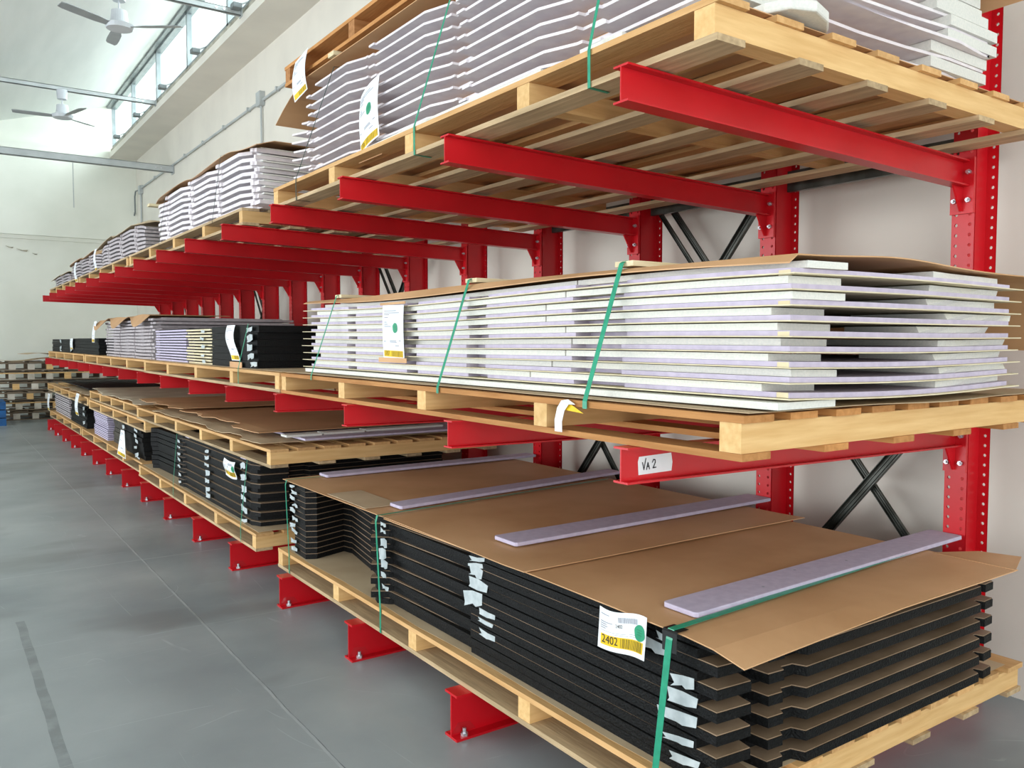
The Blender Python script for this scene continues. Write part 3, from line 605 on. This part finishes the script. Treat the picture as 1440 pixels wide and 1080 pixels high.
for i in range(NL):
    z = z0+i*LP; rk = ORD[NL-1-i]; ja = random.uniform(-.010, .010); jy = random.uniform(-.015, .015)
    t = thing('foam_board', 'lilac foam board with beige sheet, %s of the near middle stack' % rk, 'board', (0, 0, z), 'foam boards of the near middle stack')
    ff = lambda x, y, i=i: bow(x, y, i)
    grid(1.895+ja*.5, 3.20+ja, 1.405+jy*.4, 4.98+jy, lambda x, y: .0035+ff(x, y), .0035, 12, 40).obj('backing_sheet', BEI, t)
    ys = sorted([1.43]+[c+jy+e for c in cuts for e in (0, .003)]+[1.43+.15*k for k in range(1, 24)]+[4.93])
    def xl(y, jy=jy):
        for a, c_ in ((2.10, 2.36), (2.95, 3.10), (3.55, 3.66), (4.25, 4.36)):
            if a+jy+.0015 < y < c_+jy+.0015: return 1.99
        return 1.922 if int(y*3.1) % 3 else 1.93
    grid(1.922, 3.16, 1.43, 4.93, lambda x, y: .0185+ff(x, y), .0148, 8, 1, xl=xl, rows=ys).obj('foam_layer', LIL, t)
    b = MB()
    if i % 2 == 0: b.box(1.9205, 1.93, 1.432, 1.47, .004, .0185); b.obj('beige_tape', BEI, t)
    zf = .0395; a0 = random.uniform(1.40, 1.52); m_ = random.choice((2.52, 2.40, 2.62)); e_ = random.uniform(4.75, 4.92); s0 = random.choice((0, 0, .03, .055))
    tp = i == NL-1
    for (ya, yb, w) in ((a0, m_, 'near'), (m_+.008, e_, 'far')):
        tag(grid(1.918+s0, 2.16, ya, yb, lambda x, y: zf+ff(x, y), .0205 if not tp else .02, 3, 16).obj('foam_plank', WHT, None, (0, 0, z)), 'white foam plank, left side, %s part, %s layer, near middle stack' % (w, rk), 'foam', 'white foam of the near middle stack')
    x1 = random.uniform(3.02, 3.22)
    tag(grid(x1-.45, x1, 1.45, 1.50+random.uniform(.2, .4), lambda x, y: zf+ff(x, y), .0205, 4, 4, yn=lambda x: random.uniform(-.008, .008)).obj('foam_plank', WHT, None, (0, 0, z)), 'white foam plank, right near corner, %s layer, near middle stack' % rk, 'foam', 'white foam of the near middle stack')
ztop = z0+NL*LP
def cz(x, y):
    a = ztop+.018+.010*abs(math.sin((y-1.4)*1.1))
    nf = max(0., 1-(y-1.4)/1.6); a += .020*math.exp(-((x-2.45)/.33)**2)*nf
    if x < 1.93: a -= .034*(.7+.3*math.sin(2.2*y))*min(1, (1.93-x)/.025)
    if x > 3.28: a -= .27*((x-3.28)/.34)**2.2
    return a
o = grid(1.885, 3.62, 1.42, 4.98, cz, .004, 34, 30, xl=lambda y: 1.903+.003*math.sin(3.3*y)).obj('cardboard_sheet', CARD, smooth=False); tag(o, 'large brown cardboard draped over the near middle foam stack, drooping right', 'cardboard')
for i, (y, x1) in enumerate(((2.10, 3.12), (3.07, 3.10), (4.50, 3.10))):
    zs = cz(2.0, y)+.006
    tag(MB().box(1.925, x1, y-.045, y+.045, zs, zs+.018).obj('wooden_slat', SLAT), ['nearest pale wooden slat across the near foam stack', 'middle pale wooden slat across the near foam stack', 'farthest pale wooden slat across the near foam stack'][i], 'slat', 'pale slats on the near foam stack')
    strap(['nearest green strap over the white foam stack, middle level', 'middle green strap over the white foam stack, middle level', 'farthest green strap over the white foam stack, middle level'][i], [((1.757, y, 1.428), (-1, 0, 0)), ((1.757, y, 1.452), (-1, 0, 0)), ((1.915, y, zs+.010), (-1, 0, .3)), ((1.93, y, zs+.0185), (-.3, 0, 1)), ((x1, y, zs+.0188), (0, 0, 1))], (.022, .018, .013)[i])

# ------------------------------------------------------------------ foam stacks on the top arms
def wave(y, ph, x):
    u = (y*1.0+ph) % .86
    if u < .13: return x+.075
    if u < .16: return x+.045
    if u < .30: return x+.045*(1-(u-.16)/.14)
    if u > .80: return x-.012
    return x
def foam_stack(x, x1, y0, y1, z0, n, pitch, th, m1, m2, where, group, ph=0., dome=0., fill=True, near_white=True, cat='board', inset=.10, taper=0.):
    Y1 = y1
    for i in range(n):
        y1 = Y1-taper*max(0, i-(n-5)); p = ph+random.choice((0, 0, .02, .05)); xx = x+random.uniform(-.010, .010); dy = random.uniform(-.04, .04)
        cut = []
        k = -2
        while True:
            for u in (.0, .13, .16, .30, .80):
                c = k*.86+u-p
                if y0+dy+.02 < c < y1-.02: cut += [c-.001, c+.001]
            k += 1
            if k*.86-p > y1: break
        ys = sorted(set([round(v, 4) for v in [y0+dy, y1]+cut+[y0+dy+.14*q for q in range(1, int((y1-y0-dy)/.14))]]))
        def zf(X, Y):
            d = max(0., 1-(Y-y0)/.5); e = max(0., 1-(y1-Y)/.6)
            return th-dome*(d*d+e*e)*i/n+.0015*math.sin(5*Y)
        t = thing('foam_board', 'pale wavy-edged foam board, %s %s' % (ORD[n-1-i], where), cat, (0, 0, z0+i*pitch), group)
        grid(x, x1, y0+dy, y1, zf, th, 6, 1, xl=lambda Y: wave(Y, p, xx), rows=ys, yn=lambda X: .05*abs(math.sin(2.2*(X-x)+.4*(i % 2)))).obj('foam_layer', m1, t)
        if fill: grid(x+inset, x1-.10, y0+dy+.12, y1-.05, lambda X, Y: zf(X, Y)+pitch-th-.002-dome*2/n, pitch-th-.003-dome*2/n, 4, 12).obj('spacer', m2, t)
        if near_white:
            q = x+.5+random.uniform(-.2, .3)
            for (xa, xb) in ((x+.03, q), (x1-random.uniform(.3, .4), x1+random.uniform(-.02, .06))):
                grid(xa, xb, y0+dy+random.uniform(-.02, .03), y0+dy+.115, lambda X, Y: zf(X, Y)+pitch-th-.002-dome*2/n, pitch-th-.003-dome*2/n, 3, 4).obj('foam_block', WHT, t)
zt0 = ZT+PH+.002
foam_stack(1.885, 3.46, 1.68, 5.10, zt0+.013, 11, .0525, .011, PALEF, CARD, 'of the nearest top stack', 'foam boards of the nearest top stack', .35, inset=.15, taper=.10)
tag(grid(1.83, 3.62, 1.60, 5.1, lambda x, y: zt0+.006+.004*math.sin(6*y), .003, 8, 20, xl=lambda y: 1.85+.01*math.sin(8*y)).obj('cardboard_sheet', CARD), 'brown cardboard sheet on the nearest top pallet under the foam', 'cardboard')
b = MB().prism([(2.45, 2.602), (3.95, 2.605), (3.95, 2.625), (3.2, 2.635), (2.45, 2.632)], 1.835, 1.875, 'X'); tag(b.obj('foam_plank', WHT), 'long bright white foam plank lying along the edge of the nearest top pallet', 'foam')
b = MB().prism([(2.02, 2.604), (2.23, 2.604), (2.23, 2.636), (2.02, 2.636)], 1.835, 1.90, 'X'); tag(b.obj('foam_plank', WHT), 'short white foam plank by the near strap on the nearest top pallet', 'foam')
v = [(2.03, 1.62), (2.06, 1.55), (2.14, 1.52), (2.24, 1.55), (2.31, 1.60), (2.36, 1.66), (2.36, 1.675), (2.03, 1.675)]
tag(MB().prism(v, zt0+.012, zt0+.045).obj('foam_offcut', WHT, bev=.006), 'rough rounded white foam offcut at the near end of the nearest top pallet', 'foam')
for i, (y, yt, zt_) in enumerate(((2.11, 2.05, 3.18), (3.30, 3.10, 3.18), (4.75, 4.40, 3.16))):
    strap(['near green strap down the nearest top foam stack', 'middle green strap down the nearest top foam stack', 'far thin strap down the nearest top foam stack'][i], [((1.86, y, ZT-.002), (0, 0, -1)), ((1.776, y, ZT), (-1, 0, -1)), ((1.775, y, ZT+.12), (-1, 0, 0)), ((1.87, yt, zt_), (-1, 0, 0)), ((1.95, yt, zt_+.01), (0, 0, 1))], (.014, .014, .010)[i], m=(STRAP, STRAP, STRAPD)[i])
o = grid(1.84, 3.69, 1.60, 5.28, lambda x, y: 3.204+.008*math.sin(1.2*y)-.18*max(0, (y-4.75)/.53)**1.6-(.17*((x-3.53)/.16)**2 if x > 3.53 else 0), .004, 20, 30, xl=lambda y: 1.855-.03*max(0, y-4.9)).obj('cardboard_sheet', CARD, smooth=False); tag(o, 'brown cardboard sheet on the nearest top stack, bent down at its far end', 'cardboard')
for i, y in enumerate((3.08, 4.42)):
    tag(MB().box(1.86, 3.3, y-.04, y+.04, 3.219, 3.2435).obj('wooden_slat', SLAT), ['near pale slat between the top foam stack and the old orange pallet', 'far pale slat between the top foam stack and the old orange pallet'][i], 'slat', 'slats under the old orange pallet')
foam_stack(1.90, 3.3, 5.78, 8.85, zt0+.004, 9, .050, .026, PALEF, LILG, 'of the second top stack', 'foam boards of the second top stack', .1, .05)
foam_stack(1.90, 3.3, 9.50, 12.20, zt0+.004, 7, .047, .026, LILG, LILG, 'of the third top stack', 'foam boards of the third top stack', .3, .06)
foam_stack(1.90, 3.3, 12.45, 15.1, zt0+.004, 6, .045, .026, LILG, LILG, 'of the fourth top stack', 'foam boards of the fourth top stack', .5, .05)
foam_stack(1.90, 3.3, 15.35, 17.3, zt0+.004, 4, .045, .026, LILG, LILG, 'of the farthest top stack', 'foam boards of the farthest top stack', .0, .03)
def drape(x0, x1, y0, y1, z, drop, label, m=CARD, ph=0., mx=1.):
    def f(x, y):
        d = max(0., 1-(y-y0)/.55); e = max(0., 1-(y1-y)/.55)
        return z-drop*(d*d+e*e)+.008*math.sin(4*y+ph)-.03*mx*max(0, (x0+.03-x)/.03)
    return tag(grid(x0, x1, y0, y1, f, .004, 12, 34, xl=lambda y: x0+.03*math.sin(5*y+ph)).obj('cardboard_sheet', m), label, 'cardboard')
drape(1.87, 3.3, 5.72, 8.95, zt0+9*.050+.030, .04, 'brown cardboard sheet over the second top stack')
drape(1.87, 3.2, 9.4, 12.3, zt0+7*.047+.030, .05, 'pale cardboard sheet over the third top stack', CARDL)
drape(1.87, 3.2, 12.4, 15.2, zt0+6*.045+.030, .04, 'cardboard sheet over the fourth top stack')
drape(1.87, 3.2, 15.3, 17.4, zt0+4*.045+.028, .02, 'cardboard sheet over the farthest top stack', CARDL)
for i, (y, z0_, z1_, m) in enumerate(((6.75, ZT+.1, 3.07, STRAPD), (8.6, ZT+.1, 3.02, STRAPD))):
    strap(['thin strap at the middle of the second top stack', 'thin strap at the far end of the second top stack'][i], [((1.838, y, z0_), (-1, 0, 0)), ((1.872, y-.15, z1_), (-1, 0, 0)), ((1.95, y-.15, z1_+.03), (0, 0, 1))], .008, m=m)
for i, (y, z, w, h, dx) in enumerate(((12.35, 2.86, .34, .30, 0), (14.2, 2.82, .40, .30, 0))):
    shipping_label(['white paper label curling from the fourth top stack, near end', 'white paper label curling between the farthest top stacks'][i], (1.84, y, z), (0, -1, 0), (0, .3, -1), w*.5, h, lambda u, v: (.03*math.sin(3*v), .01+.02*math.sin(4*v), 0), 'plain')
tag(MB().box(1.86, 2.4, 9.1, 9.2, zt0+.42, zt0+.445).obj('wooden_slat', SLAT), 'short slat sticking out between the second and third top stacks', 'slat')

# ------------------------------------------------------------------ generic board stacks
def board_stack(name, x, x1, y0, y1, z0, n, pitch, th, m, where, group, top=None, m2=None, jx=.006, cat='board', lab='black board', poly=None):
    for i in range(n):
        xx = x+random.uniform(-jx, jx); dy = random.uniform(-.02, .02); e = random.uniform(-.01, .01)
        P = poly(xx, x1, y0+dy, y1+e) if poly else [(xx, y0+dy), (x1, y0+dy), (x1, y1+e), (xx, y1+e)]
        if top:
            t = thing(name, '%s, %s %s' % (lab, ORD[n-1-i] if i > n-16 else ORD[-1], where), cat, (0, 0, z0+i*pitch), group)
            MB().prism(P, 0, th-.0045).obj('core', m, t); MB().prism(P, th-.0043, th).obj('face', top, t)
        else:
            o = MB().prism(P, 0, th).obj(name, m if (m2 is None or i % 2) else m2, None, (0, 0, z0+i*pitch)); tag(o, '%s, %s %s' % (lab, ORD[n-1-i] if i > n-16 else ORD[-1], where), cat, group)
zm = ZM+PH+.0015
tag(grid(1.82, 3.6, 5.15, 9.0, lambda x, y: zm+.003, .0022, 3, 10).obj('cardboard_sheet', CARDL), 'cardboard sheet under the stacks on the second middle pallet', 'cardboard')
zm += .004
tabp = lambda a, b_, c, d: [(a, c+.10), (a+.03, c), (b_, c), (b_, d), (a, d)]
board_stack('black_board', 1.845, 3.2, 5.78, 6.82, zm, 6, .0505, .0490, BLK, 'of the black stack, second middle pallet', 'black boards on the second middle pallet', jx=.003, lab='thick smooth black board', poly=tabp)
board_stack('edged_board', 1.85, 2.9, 6.86, 7.63, zm, 12, .0250, .0130, BEI, 'of the beige-edged stack, middle level', 'beige-edged boards on the second middle pallet', jx=.012, lab='dark board with beige edges')
board_stack('black_sheet_and_gap_shade', 1.90, 2.85, 6.92, 7.60, zm+.0132, 12, .0250, .0115, BLK, 'between the beige-edged boards', 'black sheets between beige-edged boards', jx=.004, lab='dark sheet for gap shade')
board_stack('lilac_board', 1.86, 3.0, 7.70, 8.93, zm, 12, .0252, .0150, LIL, 'of the striped lilac stack, middle level', 'lilac boards on the second middle pallet', jx=.006, cat='board', lab='thin lilac board')
board_stack('black_sheet_and_gap_shade', 1.89, 2.95, 7.73, 8.90, zm+.0153, 12, .0252, .0096, BLK, 'of those between lilac boards', 'dark gap shade between lilac boards', jx=.004, lab='dark sheet for gap shade')  # dark sheets put into the gaps to stand for their shade
tapes(1.838, [(5.80, zm+.275, .12, .034), (5.79, zm+.215, .13, .045), (5.80, zm+.145, .12, .045), (5.77, zm+.085, .13, .04), (5.70, zm+.03, .14, .034)], 'at the near corner of the middle black stack', 'tape at the corner of the middle black stack')
tapes(1.836, [(7.02, zm+.265, .10, .025), (7.05, zm+.205, .11, .025), (7.02, zm+.14, .10, .025), (7.04, zm+.07, .10, .03), (7.0, zm+.02, .10, .022)], 'on the beige-edged boards', 'tape on the beige-edged boards')
strap('thin green strap on the middle-level black stack beside its label', [((1.76, 5.87, 1.35), (-1, 0, 0)), ((1.76, 5.87, 1.452), (-1, 0, 0)), ((1.836, 5.87, 1.77), (-1, 0, 0)), ((3.1, 5.87, 1.7715), (0, 0, 1))], .012)
zm2 = ZM+PH+.0025
foam_stack(1.88, 3.35, 9.10, 12.05, zm2, 12, .0365, .022, LILG, LILG, 'of the draped middle stack', 'foam boards on the third middle pallet', .2, .0, near_white=False)
drape(1.80, 2.7, 9.25, 12.35, zm2+12*.0365+.034, .012, 'wavy brown cardboard draped over the left of the third middle stack', CARD, 1., 2.2)
board_stack('black_board', 1.86, 3.0, 12.4, 15.0, zm2, 5, .0460, .0440, BLK, 'of the fourth middle stack', 'black boards of the fourth middle stack', jx=.006, lab='far black board')
board_stack('black_board', 1.86, 3.0, 15.1, 17.6, zm2, 5, .0440, .0420, BLK, 'of the farthest middle stack', 'black boards of the farthest middle stack', jx=.006, lab='far black board')
tapes(1.846, [(14.9, zm2+.17, .2, .05), (14.9, zm2+.06, .2, .05)], 'at the join of the far middle black stacks', 'tape at the far middle stacks')
tapes(1.846, [(16.2, zm2+.17, .2, .05), (16.2, zm2+.08, .2, .05), (16.2, zm2+.02, .2, .03)], 'on the farthest middle black stack', 'tape on the farthest middle stack')
shipping_label('long white paper label leaning from the draped stack, middle level', (1.815, 12.42, 1.905), (0, -1, 0), (0, .8, -1), .22, .36, lambda u, v: (.02*math.sin(3*v), .02*math.sin(3*v), 0), 'plain')
shipping_label('small white paper label on the farthest middle black stacks', (1.84, 15.0, 1.68), (0, -1, 0), (0, 0, -1), .30, .17, lambda u, v: (0, .01*math.sin(3*v), 0), 'plain')

# lower level, second to fourth pallets
zl = ZB+PH+.0015
tag(grid(1.83, 3.6, 5.70, 9.55, lambda x, y: zl+.003, .0022, 3, 10).obj('cardboard_sheet', CARDL), 'cardboard sheet on the second floor-level pallet', 'cardboard')
zl2 = zl+.004
for i in range(14):
    odd = i % 2; z = zl2+i*.0338; rk = ORD[13-i]
    t = thing('black_board', 'black board, %s of the second floor-level stack' % rk, 'board', (0, 0, z), 'boards of the second floor-level black stack')
    d = .014*odd
    P = [(1.86+d, 5.95+d*3), (1.90, 5.86+d*4), (2.10+d, 5.84+d*2), (2.13, 5.93), (2.25, 5.93), (2.27, 5.86+d), (3.4, 5.86+d), (3.4, 8.03), (1.87, 8.03), (1.842-d*.5, 7.98), (1.85, 7.86), (1.862+d, 7.84), (1.862+d, 6.0)]
    MB().prism(P, 0, .0290).obj('rubber_core', BLK, t); MB().prism([(x+.003, y) for x, y in P], .0292, .0322).obj('brown_face', BRN, t)
zt1 = zl2+14*.0338
board_stack('black_board', 1.93, 3.3, 8.14, 9.30, zl2, 9, .0470, .0400, BLK, 'of the recessed lower black stack', 'boards of the recessed black stack', jx=.012, lab='black board with rounded end', poly=lambda a, b_, c, d: [(a, c+.12), (a+.05, c), (b_, c), (b_, d), (a-.05, d), (a-.07, d-.08), (a-.02, d-.14)])
for i, y in enumerate((6.02, 7.62)):
    tag(MB().box(1.83, 3.4, y-.06, y+.06, zt1+.0005, zt1+.0055).obj('foam_batten', LIL), ['near lilac batten under the torn cardboard pallet', 'far lilac batten under the torn cardboard pallet'][i], 'batten', 'lilac battens on the second floor-level stack')
strap('thin green strap at the near end of the second floor-level stack', [((1.79, 5.97, ZB+.01), (-1, 0, 0)), ((1.79, 5.97, .32), (-1, 0, 0)), ((1.845, 5.97, zt1), (-1, 0, 0)), ((1.9, 5.97, zt1+.0005), (0, 0, 1))], .010)
strap('thin green strap at the far end of the second floor-level stack', [((1.79, 8.0, ZB+.01), (-1, 0, 0)), ((1.79, 8.0, .32), (-1, 0, 0)), ((1.832, 8.0, zt1), (-1, 0, 0)), ((1.9, 8.0, zt1+.0005), (0, 0, 1))], .010)
tapes(1.8455, [(6.02, .74, .12, .045), (6.0, .66, .14, .04), (6.0, .57, .12, .05), (6.02, .49, .12, .035), (5.99, .41, .14, .05), (6.0, .345, .14, .03)], 'at the near corner, second floor-level stack', 'tape at the near corner of the second stack')
tapes(1.8475, [(7.0, .74, .12, .025), (7.0, .69, .13, .035), (7.0, .62, .13, .03), (6.98, .56, .13, .04), (7.0, .49, .12, .035), (6.98, .43, .13, .035), (6.98, .37, .12, .04)], 'in the middle row of the second floor-level stack', 'tape in the middle of the second stack')
tapes(1.828, [(7.88, .73, .10, .022), (7.88, .68, .10, .022), (7.88, .62, .10, .024), (7.88, .56, .10, .024), (7.88, .50, .10, .02), (7.86, .43, .10, .024), (7.86, .37, .10, .024)], 'at the far corner of the second floor-level stack', 'tape at the far corner of the second stack')
zp = ZB+PH+.002
board_stack('black_board', 1.90, 3.3, 9.86, 10.95, zp, 7, .0500, .0470, BLK, 'of the third floor-level stack', 'boards of the third floor-level stack', jx=.02, lab='black board with taped end')
board_stack('grey_board', 1.95, 3.3, 11.1, 11.95, zp, 7, .0500, .0460, mat('dark_taupe_board', '#4b463e', '#38342e', rough=.8, ns=20), 'of the lower dark grey stack', 'dark grey boards, third floor-level pallet', jx=.008, lab='dark grey board')
board_stack('lilac_board', 1.90, 3.3, 12.1, 13.2, zp, 14, .0250, .0150, LIL, 'of the striped lilac stack at floor level', 'lilac boards, third floor-level pallet', jx=.008, cat='board', lab='thin lilac board')
tag(grid(1.87, 3.3, 11.0, 13.4, lambda x, y: zp+.0008, .0006, 3, 6, xl=lambda y: 1.87-.02*abs(math.sin(3*y))).obj('cardboard_sheet', CARDL), 'pale cardboard sheet at the far part of the third floor-level pallet', 'cardboard') if False else None
tapes(1.868, [(10.0, .63, .16, .035), (10.05, .57, .14, .04), (9.98, .51, .16, .04), (10.05, .45, .14, .035), (9.96, .38, .20, .045), (9.90, .335, .20, .02)], 'on the third floor-level black stack', 'tape on the third floor-level stack')
tapes(1.868, [(10.75, .62, .14, .04), (10.78, .55, .14, .05), (10.75, .47, .14, .04), (10.78, .40, .14, .04)], 'at the far end of the third floor-level black stack', 'tape at the far end of the third stack')
board_stack('black_board', 1.90, 3.3, 13.9, 15.6, zp, 8, .0465, .0440, BLK, 'of the fourth floor-level stack', 'boards of the fourth floor-level stack', jx=.01, lab='far black board')
board_stack('lilac_board', 1.90, 3.3, 15.8, 17.8, zp, 10, .0372, .0230, LILG, 'of the farthest floor-level stack', 'panels of the farthest floor-level stack', jx=.01, cat='board', lab='greyish lilac board')
tapes(1.885, [(14.0, .62, .2, .05), (14.0, .52, .2, .05), (14.0, .41, .2, .05)], 'on the fourth floor-level stack', 'tape on the fourth floor-level stack')
shipping_label('white paper label curling over the far lower pallet edge', (1.80, 14.0, .86), (0, -1, 0), (0, .25, -1), .30, .34, lambda u, v: (.04*math.sin(3*v), .02+.03*math.sin(3*v), 0), 'plain')
shipping_label('white paper label hanging at the far end of the farthest lower stack', (1.82, 18.1, .64), (0, -1, 0), (0, .3, -1), .3, .34, lambda u, v: (.03*math.sin(3*v), .02*math.sin(3*v), 0), 'plain')
# torn cardboard and foam on the upper lower-level pallets
def torn(x0, x1, y0, y1, z, t_, label, m, seed, amp=.03, droop=.012, near=0., wv=.4):
    rn = random.Random(seed); n = int((y1-y0)/.09); ys = [y0+(y1-y0)*i/n for i in range(n+1)]; off = {round(y, 4): amp*rn.uniform(-1, 1) for y in ys}
    ks = [rn.uniform(-amp, amp) for _ in range(8)]
    def xl(y): return x0+ks[int((y-y0)/(y1-y0)*6.99)]+off.get(round(y, 4), 0)*.35
    f = lambda x, y: z+wv*(.012*(1+math.sin(3.1*y+seed))*max(0, 1-(x-x0)/.5)+.012*abs(math.sin(2.3*y))*max(0, 1-(x-x0)/.3))+near*max(0, 1-(y-y0)/.4)-droop*max(0, 1-(x-x0)/.12)*abs(math.sin(4*y+seed))
    return tag(grid(x0, x1, y0, y1, f, t_, 14, 1, xl=xl, rows=ys).obj('cardboard_sheet', m), label, 'cardboard', 'torn cardboard on the lower pallets')
zu = .802+PH+.002
torn(1.84, 3.4, 5.58, 9.0, zu+.018, .004, 'lower brown cardboard sheet on the pallet above the second floor-level stack', CARDL, 3)
torn(1.92, 3.3, 5.86, 8.3, zu+.068, .005, 'upper brown cardboard sheet with torn edge above the second floor-level stack', CARD, 5, .05)
torn(1.86, 3.2, 8.05, 9.7, zu+.090, .004, 'small torn cardboard sheet at the far end of the upper lower pallet', CARD, 9, .05)
b = MB().box(2.02, 2.28, 5.64, 5.76, zu+.047, zu+.062); tag(b.obj('foam_plank', WHT), 'leftmost white foam piece on the torn cardboard', 'foam', 'white foam on the torn cardboard')
b = MB().box(2.30, 2.62, 5.66, 5.78, zu+.047, zu+.062); tag(b.obj('foam_plank', WHT), 'middle white foam piece on the torn cardboard', 'foam', 'white foam on the torn cardboard')
b = MB().box(2.64, 3.3, 5.68, 5.80, zu+.047, zu+.062); tag(b.obj('foam_plank', WHT), 'rightmost and longest white foam piece on the torn cardboard', 'foam', 'white foam on the torn cardboard')
tag(grid(2.10, 3.45, 5.50, 6.6, lambda x, y: zu+.0465, .014, 6, 4).obj('lilac_board', LIL), 'lilac panel under the white foam pieces and torn cardboard', 'panel')
torn(1.84, 3.3, 9.55, 13.2, .811+PH+.03, .005, 'pale grey cardboard sheet topmost on the third lower stack', mat('bleached_cardboard', '#d2c5ae', '#bdae95', rough=.8, ns=3), 12, .05)
torn(1.85, 3.3, 13.5, 16.2, .700+PH+.025, .005, 'thin pale cardboard on the far lower pallet', CARDL, 15, .05)
tag(grid(2.0, 3.2, 14.4, 17.6, lambda x, y: .700+PH+.080, .02, 4, 6).obj('black_board', BLK), 'single dark board lying on the far lower pallet', 'board')
